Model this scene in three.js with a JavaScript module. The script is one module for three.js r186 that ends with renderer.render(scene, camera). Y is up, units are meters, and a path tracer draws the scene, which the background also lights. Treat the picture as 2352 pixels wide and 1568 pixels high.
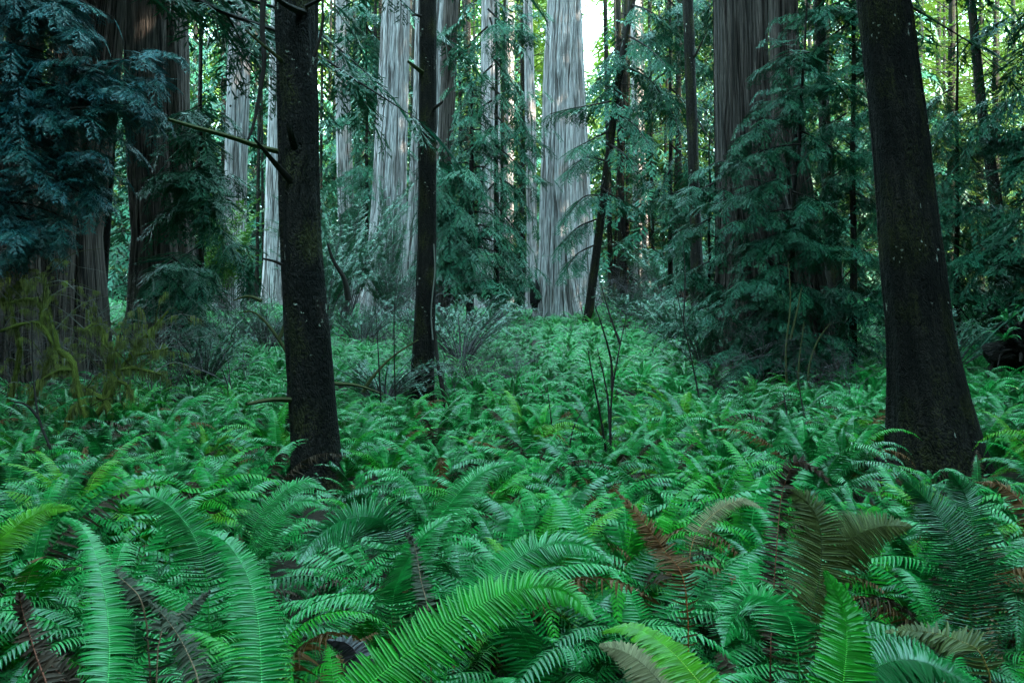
import * as THREE from 'three';
import { mergeGeometries } from 'three/addons/utils/BufferGeometryUtils.js';

// ------------------------------------------------------------------ camera, sky, sun, exposure
const EYE = 1.62, PW = 2352, PH = 1568;                       // photo coordinates used for measuring
const scene = new THREE.Scene();
const camera = new THREE.PerspectiveCamera(45, 1024 / 682, 0.05, 2000);
camera.position.set(0, EYE, 0);
camera.lookAt(0, EYE, -10);
scene.add(camera);
const renderer = new THREE.WebGLRenderer({ antialias: true });
renderer.setSize(1024, 682);
renderer.shadowMap.enabled = true;
renderer.toneMapping = THREE.LinearToneMapping;
renderer.toneMappingExposure = 22;

{ // clear cool sky of a shaded forest: bluish overhead, paler towards the horizon
  const w = 64, h = 64, data = new Float32Array(w * h * 4);
  for (let y = 0; y < h; y++) for (let x = 0; x < w; x++) {
    const e = Math.max(0, ((y + 0.5) / h - 0.5) * 2), k = Math.pow(e, 0.6), o = (y * w + x) * 4;
    data[o] = 0.42 - 0.15 * k; data[o + 1] = 0.62 - 0.05 * k; data[o + 2] = 0.66 + 0.02 * k; data[o + 3] = 1;
  }
  const t = new THREE.DataTexture(data, w, h, THREE.RGBAFormat, THREE.FloatType);
  t.mapping = THREE.EquirectangularReflectionMapping; t.magFilter = THREE.LinearFilter; t.needsUpdate = true;
  scene.background = t; scene.environment = t;
}
const SUN_DIR = new THREE.Vector3(0.85, 0.56, 0.35).normalize();
const sun = new THREE.DirectionalLight(new THREE.Color(1, 0.93, 0.72), 2.4);
sun.position.copy(SUN_DIR).multiplyScalar(200).add(new THREE.Vector3(0, 0, -50));
sun.target.position.set(0, 0, -50);
sun.castShadow = true; sun.shadow.mapSize.set(4096, 4096);
Object.assign(sun.shadow.camera, { left: -120, right: 120, top: 120, bottom: -120, near: 1, far: 500 });
sun.shadow.camera.updateProjectionMatrix();
scene.add(sun, sun.target);

// ------------------------------------------------------------------ small helpers
const V = (x, y, z) => new THREE.Vector3(x, y, z);
const F = PH / 2 / Math.tan(Math.PI / 8);
const at = (px, py, d) => V((px - PW / 2) / F * d, EYE + (PH / 2 - py) / F * d, -d);
const pixX = (p) => PW / 2 + p.x / -p.z * F, pixY = (p) => PH / 2 - (p.y - EYE) / -p.z * F;
function rngOf(seed) {
  let s = (seed * 2654435761) | 0;
  const f = () => { s = (s + 0x6d2b79f5) | 0; let t = Math.imul(s ^ (s >>> 15), 1 | s); t = (t + Math.imul(t ^ (t >>> 7), 61 | t)) ^ t; return ((t ^ (t >>> 14)) >>> 0) / 4294967296; };
  f.r = (a, b) => a + (b - a) * f(); f.i = (n) => Math.floor(f() * n); f.s = () => f() + f() - 1;
  return f;
}
const clamp = (x, a = 0, b = 1) => Math.min(b, Math.max(a, x)), mix = (a, b, t) => a + (b - a) * t;
const smooth = (a, b, x) => { const t = clamp((x - a) / (b - a)); return t * t * (3 - 2 * t); };
function hash2(x, y) { let h = Math.imul(x | 0, 374761393) + Math.imul(y | 0, 668265263); h = Math.imul(h ^ (h >>> 13), 1274126177); return ((h ^ (h >>> 16)) >>> 0) / 4294967296; }
function vn(x, y, px = 1 << 20, py = 1 << 20) {                 // value noise that repeats after px, py cells
  const ix = Math.floor(x), iy = Math.floor(y), fx = x - ix, fy = y - iy, m = (a, n) => ((a % n) + n) % n;
  const u = fx * fx * (3 - 2 * fx), v = fy * fy * (3 - 2 * fy), x0 = m(ix, px), x1 = m(ix + 1, px), y0 = m(iy, py), y1 = m(iy + 1, py);
  return mix(mix(hash2(x0, y0), hash2(x1, y0), u), mix(hash2(x0, y1), hash2(x1, y1), u), v);
}
const fbm = (x, y, o = 4, px = 1 << 20, py = 1 << 20) => { let s = 0, a = 0.5, n = 0; for (let i = 0; i < o; i++) { s += a * vn(x + i * 17.3 * (px > 9999), y, px, py); n += a; a *= 0.5; x *= 2; y *= 2; px *= 2; py *= 2; } return s / n; };

const used = new Map();
function numbered(name) { const n = used.get(name) ?? 0; used.set(name, n + 1); return n ? name + '_' + String(n).padStart(3, '0') : name; }
function tag(o, label, category, group, kind) {
  if (label) o.userData.label = label;
  if (category) o.userData.category = category;
  if (group) o.userData.group = group;
  if (kind) o.userData.kind = kind;
  return o;
}
function thing(name, label, category, p, group) { const g = new THREE.Group(); g.name = numbered(name); g.position.copy(p); scene.add(g); return tag(g, label, category, group); }
function part(name, geo, mat, parent, kind) {
  const m = new THREE.Mesh(geo, mat); m.name = name; m.castShadow = m.receiveShadow = true; parent.add(m);
  if (kind) m.userData.kind = kind;
  return m;
}

class MB {                                                      // collects triangles of one mesh
  constructor() { this.p = []; this.u = []; this.c = []; this.i = []; }
  v(p, u = 0, w = 0, c = null) { this.p.push(p.x, p.y, p.z); this.u.push(u, w); if (c) this.c.push(c[0], c[1], c[2]); return this.p.length / 3 - 1; }
  t(a, b, c) { this.i.push(a, b, c); }
  q(a, b, c, d) { this.i.push(a, b, c, a, c, d); }
  geo(smoothed = true) {
    const g = new THREE.BufferGeometry();
    g.setAttribute('position', new THREE.Float32BufferAttribute(this.p, 3));
    g.setAttribute('uv', new THREE.Float32BufferAttribute(this.u, 2));
    if (this.c.length) g.setAttribute('color', new THREE.Float32BufferAttribute(this.c, 3));
    g.setIndex(this.i);
    if (smoothed) g.computeVertexNormals(); else { const f = g.toNonIndexed(); f.computeVertexNormals(); return f; }
    return g;
  }
  tube(pts, radii, seg, c = null, vs = 1) {                     // tapered tube through points
    const T = V(), N = V(0, 0, 1), B = V(), q = V(); let last = null, len = 0;
    for (let k = 0; k < pts.length; k++) {
      T.subVectors(pts[Math.min(k + 1, pts.length - 1)], pts[Math.max(k - 1, 0)]).normalize();
      if (!k) N.set(Math.abs(T.x) > 0.8 ? 0 : 1, 0, Math.abs(T.x) > 0.8 ? 1 : 0);
      N.addScaledVector(T, -N.dot(T)).normalize(); B.crossVectors(T, N);
      if (k) len += pts[k].distanceTo(pts[k - 1]);
      const ring = [];
      for (let s = 0; s <= seg; s++) {
        const a = s / seg * Math.PI * 2, r = radii[k];
        q.copy(pts[k]).addScaledVector(N, Math.cos(a) * r).addScaledVector(B, Math.sin(a) * r);
        ring.push(this.v(q, s / seg, len * vs, c));
      }
      if (last) for (let s = 0; s < seg; s++) this.q(last[s], last[s + 1], ring[s + 1], ring[s]);
      last = ring;
    }
  }
}
function spline(pts, n) { const c = new THREE.CatmullRomCurve3(pts, false, 'centripetal'), o = []; for (let i = 0; i <= n; i++) o.push(c.getPoint(i / n)); return o; }

// ------------------------------------------------------------------ lie of the land
const G = [[0, 0], [6, 0], [10, 0.12], [16, 0.42], [25, 1.25], [45, 3.0], [60, 3.6], [90, 5], [130, 8], [300, 22], [900, 60]];
function ground(x, z) {
  const d = Math.max(0, -z); let i = 0; while (i < G.length - 2 && d > G[i + 1][0]) i++;
  const t = clamp((d - G[i][0]) / (G[i + 1][0] - G[i][0])), y = mix(G[i][1], G[i + 1][1], t);
  return y + Math.max(0, x - 4) * 0.03 + Math.max(0, -x - 6) * 0.02 + (fbm(x * 0.35 + 50, z * 0.35 + 50, 3) - 0.5) * 0.35 * smooth(1.5, 8, d) + (vn(x * 0.16 + 9, z * 0.16 + 3) - 0.5) * 0.9 * smooth(14, 30, d) + Math.max(0, z) * 0.0;
}
// ------------------------------------------------------------------ textures and materials
function tex(w, h, f, srgb = true) {                            // f(x, y) gives linear r, g, b
  const data = new Uint8Array(w * h * 4), e = (v) => { v = clamp(v); return 255 * (srgb ? (v <= 0.0031308 ? v * 12.92 : 1.055 * Math.pow(v, 1 / 2.4) - 0.055) : v); };
  for (let y = 0; y < h; y++) for (let x = 0; x < w; x++) { const c = f(x / w, y / h), o = (y * w + x) * 4; data[o] = e(c[0]); data[o + 1] = e(c[1]); data[o + 2] = e(c[2]); data[o + 3] = 255; }
  const t = new THREE.DataTexture(data, w, h); t.wrapS = t.wrapT = THREE.RepeatWrapping; t.magFilter = THREE.LinearFilter; t.minFilter = THREE.LinearMipmapLinearFilter;
  if (srgb) t.colorSpace = THREE.SRGBColorSpace; t.needsUpdate = true; return t;
}
// redwood bark: long fibrous ridges. One tile is about 2 m round and 6 m up.
const fib = (u, v) => {
  const w = (vn(u * 6, v * 8, 6, 8) - 0.5) * 0.025;
  const a = fbm((u + w) * 36, v * 4, 4, 36, 4), b = vn((u + w) * 90, v * 14, 90, 14), c = vn(u * 220, v * 40, 220, 40);
  const crack = smooth(0.3, 0.44, a);
  return { crack, a, b, c, h: crack * 0.5 + b * 0.3 + c * 0.2 };
};
const redMap = tex(512, 1024, (u, v) => {
  const f = fib(u, v), tone = fbm(u * 5 + 3, v * 4, 4, 5, 4), k = mix(0.25, 1, f.crack) * mix(0.5, 1.2, smooth(0.2, 0.75, f.b)) * mix(0.65, 1.2, f.c) * mix(0.7, 1.15, tone);
  const red = clamp((0.55 - f.a) * 2.2 + (tone - 0.5) * 0.9);
  return [k * mix(0.6, 0.48, red), k * mix(0.6, 0.4, red), k * mix(0.6, 0.37, red)];
});
const redBump = tex(512, 1024, (u, v) => { const h = fib(u, v).h; return [h, h, h]; }, false);
// spruce bark: small scales, moss and pale lichen flecks. One tile is about 1.2 m by 2.4 m.
const scale = (u, v) => {
  const x = u * 48, y = v * 30, w = fbm(u * 12, v * 12, 3, 12, 12) * 6; let b1 = 9, b2 = 9; const ix = Math.floor(x + w), iy = Math.floor(y);
  for (let j = -1; j <= 1; j++) for (let i = -1; i <= 1; i++) { const cx = (((ix + i) % 48) + 48) % 48, cy = (((iy + j) % 30) + 30) % 30, dx = ix + i + hash2(cx, cy) - x - w, dy = (iy + j + hash2(cx + 91, cy + 7) - y) * 0.75, d = Math.hypot(dx, dy); if (d < b1) { b2 = b1; b1 = d; } else if (d < b2) b2 = d; }
  const cr = fbm(u * 26 + w * 0.15, v * 10, 5, 26, 10);
  return { e: smooth(0.0, 0.5, b2 - b1) * 0.35 + 0.65 * smooth(0.34, 0.6, cr), n: vn(u * 120, v * 200, 120, 200), big: fbm(u * 4, v * 4, 4, 4, 4) };
};
const spruceMap = tex(512, 1024, (u, v) => {
  const s = scale(u, v), k = mix(0.5, 1, s.e) * mix(0.35, 1.6, s.n) * mix(0.3, 1.6, s.big) * mix(0.6, 1.4, vn(u * 20, v * 7, 20, 7)), moss = smooth(0.5, 0.68, fbm(u * 6 + 9, v * 7, 4, 6, 7) * 0.75 + s.n * 0.3), li = smooth(0.8, 0.86, vn(u * 34, v * 60, 34, 60) * 0.8 + 0.2 * s.n) * smooth(0.6, 0.7, fbm(u * 5, v * 9, 3, 5, 9));
  const c = [0.016 * k, 0.0124 * k, 0.0104 * k];
  return [mix(mix(c[0], 0.022 * k, moss), 0.25, li), mix(mix(c[1], 0.021 * k, moss), 0.26, li), mix(mix(c[2], 0.007 * k, moss), 0.22, li)];
});
const spruceBump = tex(512, 1024, (u, v) => { const s = scale(u, v), h = s.e * 0.75 + s.n * 0.25; return [h, h, h]; }, false);
const litterMap = tex(512, 512, (u, v) => {
  const a = fbm(u * 12, v * 12, 5, 12, 12), n = vn(u * 128, v * 128, 128, 128), k = mix(0.35, 1.3, a) * mix(0.5, 1.2, n), g = smooth(0.5, 0.65, fbm(u * 7 + 40, v * 7, 4, 7, 7));
  return [k * mix(0.032, 0.02, g), k * mix(0.021, 0.022, g), k * mix(0.014, 0.008, g)];
});
const litterBump = tex(512, 512, (u, v) => { const h = fbm(u * 24, v * 24, 4, 24, 24); return [h, h, h]; }, false);
const mossMap = tex(256, 256, (u, v) => { const k = mix(0.4, 1.3, fbm(u * 10, v * 10, 4, 10, 10)) * mix(0.6, 1.2, vn(u * 90, v * 90, 90, 90)); return [0.105 * k, 0.125 * k, 0.022 * k]; });
const mossBump = tex(256, 256, (u, v) => { const h = fbm(u * 30, v * 30, 3, 30, 30); return [h, h, h]; }, false);

const std = (o) => new THREE.MeshPhysicalMaterial({ specularIntensity: 0.3, ...o });
const rgb = (r, g, b) => new THREE.Color().setRGB(r, g, b);
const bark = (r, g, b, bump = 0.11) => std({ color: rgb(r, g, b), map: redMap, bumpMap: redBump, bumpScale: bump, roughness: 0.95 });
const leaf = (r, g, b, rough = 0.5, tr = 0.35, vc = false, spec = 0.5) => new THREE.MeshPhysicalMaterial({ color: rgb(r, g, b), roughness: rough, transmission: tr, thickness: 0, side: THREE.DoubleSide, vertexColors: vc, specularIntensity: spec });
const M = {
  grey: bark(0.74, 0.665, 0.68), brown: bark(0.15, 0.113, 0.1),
  spruce: std({ map: spruceMap, bumpMap: spruceBump, bumpScale: 0.035, roughness: 0.92 }),
  spruceB: std({ map: spruceMap, bumpMap: spruceBump, bumpScale: 0.035, roughness: 0.9 }),
  
  moss: std({ map: mossMap, bumpMap: mossBump, bumpScale: 0.01, roughness: 1 }),
  mossHair: leaf(0.17, 0.19, 0.04, 0.95, 0.3), mossDark: leaf(0.02, 0.023, 0.008, 0.95, 0),
  twig: std({ color: rgb(0.065, 0.054, 0.056), roughness: 0.85 }), twigDark: std({ color: rgb(0.02, 0.015, 0.013), roughness: 0.9 }), twigPale: std({ color: rgb(0.13, 0.125, 0.11), roughness: 0.85 }),
  twigMoss: std({ color: rgb(0.05, 0.052, 0.02), roughness: 0.95 }),
  ground: std({ map: litterMap, bumpMap: litterBump, bumpScale: 0.03, roughness: 1 }),
  needle: leaf(0.009, 0.07, 0.033, 0.45, 0, false, 0.35), needleSkylit: leaf(0.011, 0.08, 0.078, 0.42, 0, false, 0.7), broadleafSunlit: leaf(0.12, 0.21, 0.022, 0.55, 0.5),  // second has blue skylight in its colour, third yellow sunlight on far leaves
  shrubLeaf: leaf(0.028, 0.12, 0.06, 0.4, 0.2, false, 0.8), broad: leaf(0.1, 0.22, 0.025, 0.5, 0.5),
};
const FM = {                                                    // fronds; vertex colours vary each leaflet and set the midrib apart
  green: leaf(0.008, 0.165, 0.027, 0.36, 0, true, 0.7), old: leaf(0.007, 0.1, 0.022, 0.32, 0, true, 0.7), bright: leaf(0.02, 0.24, 0.016, 0.36, 0.25, true, 0.4), fresh: leaf(0.085, 0.3, 0.014, 0.42, 0.4, true, 0.4),
  olive: leaf(0.085, 0.1, 0.02, 0.6, 0.35, true), rust: leaf(0.15, 0.06, 0.016, 0.75, 0.3, true), dead: leaf(0.045, 0.024, 0.013, 0.75, 0, true), ash: leaf(0.052, 0.056, 0.034, 0.8, 0, true), tan: leaf(0.2, 0.17, 0.08, 0.75, 0.2, true), purple: leaf(0.022, 0.016, 0.018, 0.45, 0, true),
};
// ------------------------------------------------------------------ fern fronds
const HALF = [[0, 0.7], [0.15, 1], [0.5, 0.86], [0.8, 0.5]];
// one leaflet: from o along D (length l), W its half width vector, N its face; sweep bends it forward, droop down
function pinna(mb, o, D, Wv, N, l, sweep, droop, lod, c) {
  const q = V(), pt = (s, w, fold) => q.copy(o).addScaledVector(D, l * s).addScaledVector(sweep, s * s * l).addScaledVector(N, -droop * s * s * l + fold * Math.abs(w)).addScaledVector(Wv, w);
  if (lod === 0) {
    const f = Wv.length() * 0.5, rows = HALF.map(([s, h]) => [-1, 0, 1].map((w) => mb.v(pt(s, w * h, f), s, w, c))), tip = mb.v(pt(1, 0, 0), 1, 0, c);
    for (let k = 0; k < 3; k++) for (let j = 0; j < 2; j++) mb.q(rows[k][j], rows[k + 1][j], rows[k + 1][j + 1], rows[k][j + 1]);
    mb.t(rows[3][0], tip, rows[3][1]); mb.t(rows[3][1], tip, rows[3][2]);
  } else if (lod === 1) {
    const a = mb.v(pt(0, -0.8, 0), 0, 0, c), b = mb.v(pt(0, 0.8, 0), 0, 1, c), d = mb.v(pt(0.55, -0.85, 0), 0.5, 0, c), e = mb.v(pt(0.55, 0.85, 0), 0.5, 1, c), t = mb.v(pt(1, 0, 0), 1, 0, c);
    mb.q(a, d, e, b); mb.t(d, t, e);
  } else {
    const a = mb.v(pt(0, 0, 0), 0, 0, c), b = mb.v(pt(0.35, -1, 0), 0.4, 0, c), d = mb.v(pt(0.35, 1, 0), 0.4, 1, c), t = mb.v(pt(1, 0, 0), 1, 0, c);
    mb.q(a, b, t, d);
  }
}
const profile = (t) => t < 0.1 ? 0 : Math.pow(clamp((t - 0.1) / 0.18), 0.6) * (1 - Math.pow(clamp((t - 0.28) / 0.72), 1.7)) ;
// frames: rows of { p, T, S, N } along the midrib
function rachis(mb, fr, r, c, seg = 4) { mb.tube(fr.map((f) => f.p), fr.map((f, k) => r * (1.05 - k / (fr.length - 1))), seg, c); }
function leaflets(fr, o, emit) {                                // calls emit(origin, D, halfwidth vector, N, length, sweep, droop, shade)
  const n = fr.length - 1, D = V(), W2 = V(), sw = V(), p = V();
  for (let k = 1; k <= o.pairs; k++) {
    const t = 0.12 + 0.88 * (k - 0.2) / o.pairs, x = Math.min(t, 0.999) * n, i = Math.floor(x), a = fr[i], b = fr[i + 1], u = x - i, pl = profile(t) * o.W;
    if (pl < 0.004 * o.L) continue;
    const fwd = mix(0.12, 0.9, Math.pow(t, 3)) + o.rng.s() * 0.08, step = 0.88 * o.L / o.pairs, shade = 0.85 + 0.3 * o.rng();
    for (const s of [-1, 1]) {
      if (o.rng() < o.missing) continue;
      p.lerpVectors(a.p, b.p, u);
      const l = pl * (0.9 + 0.2 * o.rng());
      D.copy(a.S).multiplyScalar(s * Math.cos(fwd)).addScaledVector(a.T, Math.sin(fwd)).addScaledVector(a.N, o.lift + o.rng.s() * o.curl).normalize();
      W2.copy(a.T).addScaledVector(D, -a.T.dot(D)).normalize().applyAxisAngle(D, s * (o.twist + o.rng.s() * o.curl)).multiplyScalar(step * (o.lod === 2 ? 0.42 : o.lod === 1 ? 0.36 : 0.34));
      sw.copy(a.T).multiplyScalar(0.14);
      emit(p, D, W2, a.N, l, sw, o.droop + o.rng.s() * o.curl, shade * (0.93 + 0.14 * o.rng()));
    }
  }
}
const RIB = [3, 1.5, 1.4];
function frondFrames(rng, L, a0, a1, pw, sway, n = 18) {          // midrib in the plane x (outward), y (up), bending from a0 to a1
  const fr = []; let p = V();
  for (let k = 0; k <= n; k++) {
    const t = k / n, a = a0 + (a1 - a0) * Math.pow(t, pw), T = V(Math.cos(a), Math.sin(a), sway * t).normalize();
    const S = V(0, 0, 1).addScaledVector(T, -T.z).normalize(), N = V().crossVectors(S, T).normalize();
    fr.push({ p: p.clone(), T, S, N: N.y < 0 && t < 0.5 ? N : N }); p = p.clone().addScaledVector(T, L / n);
  }
  return fr;
}
const FR = 8, frondGeo = [[], [], []], frondGeoBrown = [];
{ const shapes = [[1.45, -1.2, 1.6], [1.3, -1.4, 1.5], [1.2, -1.1, 1.3], [1.1, -1.5, 1.3], [1.4, -0.4, 1.7], [1.0, -1.3, 1.2], [1.3, -1.7, 1.6], [0.85, -1.4, 1.2]];
  for (let lod = 0; lod < 3; lod++) for (let k = 0; k < FR; k++) {
    const rng = rngOf(100 + lod * 20 + k), mb = new MB(), fr = frondFrames(rng, 1, shapes[k][0], shapes[k][1], shapes[k][2], rng.s() * 0.5, lod ? 10 : 18);
    rachis(mb, fr, 0.0032, RIB, lod === 2 ? 3 : 4);
    leaflets(fr, { L: 1, W: [0.09, 0.08, 0.072][lod], pairs: [58, 44, 26][lod], lod, rng, lift: [0, -0.18, -0.25][lod], droop: [0.4, 0.5, 0.55][lod], twist: 0.25, curl: [0.14, 0.14, 0.1][lod], missing: 0.02 }, (o, D, Wv, N, l, sw, dr, sh) => pinna(mb, o, D, Wv, N, l, sw, dr, lod, [sh, sh, sh]));
    frondGeo[lod].push(mb.geo());
  }
  for (let k = 0; k < 4; k++) {                                 // withered: curled leaflets, many gone
    const rng = rngOf(300 + k), mb = new MB(), fr = frondFrames(rng, 1, [1.3, 1.15, 0.9, 1.4][k], [-1.2, -0.4, -0.9, -1.5][k], 1.6, rng.s() * 0.8, 14);
    rachis(mb, fr, 0.0035, [0.7, 0.6, 0.6]);
    leaflets(fr, { L: 1, W: 0.08, pairs: 46, lod: 0, rng, lift: -0.1, droop: 0.7, twist: 0.6, curl: 0.7, missing: 0.12 }, (o, D, Wv, N, l, sw, dr, sh) => pinna(mb, o, D, Wv, N, l, sw, dr, 0, [sh, sh, sh]));
    frondGeoBrown.push(mb.geo());
  }
}
const farFern = [];                                             // whole plants for the far part of the bed
for (let k = 0; k < 6; k++) {
  const rng = rngOf(400 + k), list = [], n = 15 + rng.i(6);
  for (let j = 0; j < n; j++) { const g = frondGeo[2][rng.i(FR)].clone(), s = rng.r(0.75, 1.15); g.applyMatrix4(new THREE.Matrix4().makeRotationY(j * 2.4 + rng.s() * 0.4).scale(V(s, s, s))); list.push(g); }
  farFern.push(mergeGeometries(list));
}
// a fern of its own: every frond a mesh
function fern(p, size, n, lod, rng, mats, label, group, dead = 0) {
  const g = thing('sword_fern', label, 'fern', p, group);
  g.rotation.y = rng() * 6.28;
  for (let k = 0; k < n; k++) {
    const brown = rng() < dead, geo = brown ? frondGeoBrown[rng.i(4)] : frondGeo[lod][(k * 3 + rng.i(3)) % FR];
    const m = part('frond', geo, brown ? (rng() < 0.5 ? FM.dead : FM.rust) : mats[rng.i(mats.length)], g), s = size * rng.r(0.75, 1.15);
    m.rotation.set(0, k * 2.4 + rng.s() * 0.5, rng.s() * 0.12); m.scale.set(s, s, s * rng.r(0.85, 1.1)); m.position.set(rng.s() * 0.05, 0, rng.s() * 0.05);
    if (brown) m.userData.label = 'withered brown frond';
  }
  return g;
}
// one leaflet of unit length and unit half width, for the fronds in front whose leaflets are meshes of their own
const unitPinna = [0, 1, 2, 3].map((k) => { const mb = new MB(), s = 0.76 + 0.14 * k; pinna(mb, V(), V(1, 0, 0), V(0, 0, 1), V(0, 0.09, 0), 1, V(0, 0, 0.02 * k), 2.2 + k * 0.8, 0, [s, s, s]); return mb.geo(); });
function heroFrond(g, pts, o) {                                 // pts: [px, py, distance] from base to tip
  const c = spline(pts.map((q) => at(...q)), 26), rng = rngOf(o.seed), L = c.reduce((s, p, k) => s + (k ? p.distanceTo(c[k - 1]) : 0), 0), fr = [];
  for (let k = 0; k < c.length; k++) {
    const T = V().subVectors(c[Math.min(k + 1, 26)], c[Math.max(k - 1, 0)]).normalize(), N = V(...o.n).addScaledVector(T, -T.dot(V(...o.n))).normalize(), S = V().crossVectors(T, N).normalize();
    fr.push({ p: c[k].clone().sub(g.position), T, S, N });
  }
  const mb = new MB(); rachis(mb, fr, o.r ?? 0.0026, o.rib ?? RIB, 6);
  const mat = FM[o.mat], f = part('frond', mb.geo(), mat, g), m4 = new THREE.Matrix4();
  if (o.label) f.userData.label = o.label;
  leaflets(fr, { L, W: o.W, pairs: o.pairs ?? Math.round(L / 0.0125), lod: 0, rng, lift: o.lift ?? 0.05, droop: 0.3, twist: 0.2, curl: o.curl ?? 0.13, missing: o.missing ?? 0.02 }, (p, D, Wv, N, l) => {
    const m = part('leaflet', unitPinna[rng.i(4)], mat, f), h = Wv.length(), up = V().crossVectors(Wv, D).normalize();
    if (up.dot(N) < 0) up.negate();
    const X = D.clone().normalize(), Z = V().crossVectors(X, up).normalize();
    m.quaternion.setFromRotationMatrix(m4.makeBasis(X, V().crossVectors(Z, X), Z)); m.position.copy(p); m.scale.set(l, l, h);
  });
}

// ------------------------------------------------------------------ conifer sprays and leafy twigs (unit length along x, face up)
function sprayGeo(kind, seed) {
  const rng = rngOf(seed), mb = new MB(), bend = (x, z) => V(x, -0.22 * x * x - 0.25 * z * z + rng.s() * 0.008, z);
  const kite = (x, z, dx, dz, l, w) => { const nx = -dz, nz = dx; mb.q(mb.v(bend(x, z)), mb.v(bend(x + dx * l * 0.4 + nx * w, z + dz * l * 0.4 + nz * w)), mb.v(bend(x + dx * l, z + dz * l)), mb.v(bend(x + dx * l * 0.4 - nx * w, z + dz * l * 0.4 - nz * w))); };
  if (kind === 'fine' || kind === 'mid') {
    const nt = kind === 'fine' ? 13 : 10;
    for (let k = 0; k < nt; k++) {
      const x = 0.08 + 0.88 * k / nt, s = k % 2 ? 1 : -1, l = (0.12 + 0.42 * Math.sin(Math.PI * Math.pow(1 - k / nt, 0.8) * 0.85)) * rng.r(0.7, 1.1), a = s * rng.r(0.6, 1.0), dx = Math.cos(a), dz = Math.sin(a);
      if (kind === 'mid') { kite(x, 0, dx, dz, l, 0.022); for (let j = 0; j < 4; j++) { const u = rng.r(0.15, 0.8) * l, b = a + (j % 2 ? 0.7 : -0.7); kite(x + dx * u, dz * u, Math.cos(b), Math.sin(b), l * rng.r(0.2, 0.4), 0.014); } }
      else {
        kite(x, 0, dx, dz, l, 0.006);
        const nn = Math.max(3, Math.round(l / 0.034));
        for (let j = 0; j < nn; j++) for (const e of [-1, 1]) { const u = (j + 0.4 + rng() * 0.3) / nn * l, b = a + e * rng.r(0.75, 1.05); kite(x + dx * u, dz * u, Math.cos(b), Math.sin(b), 0.062 * (1.15 - 0.6 * j / nn) * rng.r(0.8, 1.2), 0.0085); }
      }
    }
    kite(0, 0, 1, 0, 1, 0.008); kite(0.9, 0, 1, 0, 0.16, 0.015);
  } else if (kind === 'far') {
    for (let k = 0; k < 9; k++) { const a = (k % 2 ? 1 : -1) * rng.r(0.4, 1.0), x = 0.05 + 0.1 * k; kite(x, 0, Math.cos(a), Math.sin(a), rng.r(0.25, 0.5) * (1.1 - x * 0.6), 0.045); }
    kite(0.5, 0, 1, 0, 0.5, 0.04);
  } else {                                                      // leafy twig
    const n = kind === 'broad' ? 9 : 15;
    for (let k = 0; k < n; k++) {
      const x = 0.12 + 0.88 * k / n, s = k % 2 ? 1 : -1, a = s * rng.r(0.5, 1.25), l = rng.r(0.13, 0.2) * (kind === 'broad' ? 1.7 : 1), p = V(x, rng.s() * 0.06, 0), d = V(Math.cos(a), rng.s() * 0.5, Math.sin(a)).normalize(), sd = V().crossVectors(d, V(rng.s() * 0.5, 1, rng.s() * 0.5)).normalize().multiplyScalar(l * 0.27), mid = p.clone().addScaledVector(d, l * 0.5);
      const A = mb.v(p), B = mb.v(mid.clone().add(sd)), C = mb.v(p.clone().addScaledVector(d, l)), D = mb.v(mid.clone().sub(sd)), E = mb.v(mid.clone().add(V(0, -l * 0.06, 0)));
      mb.t(A, B, E); mb.t(B, C, E); mb.t(C, D, E); mb.t(D, A, E);
    }
    mb.tube([V(0, 0, 0), V(1, 0, 0)], [0.008, 0.003], 3);
  }
  return mb.geo(false);
}
const SP = {}; for (const [k, s] of [['fine', 11], ['mid', 12], ['far', 13], ['leafy', 14], ['broad', 15]]) SP[k] = [sprayGeo(k, s), sprayGeo(k, s + 40)];

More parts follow.
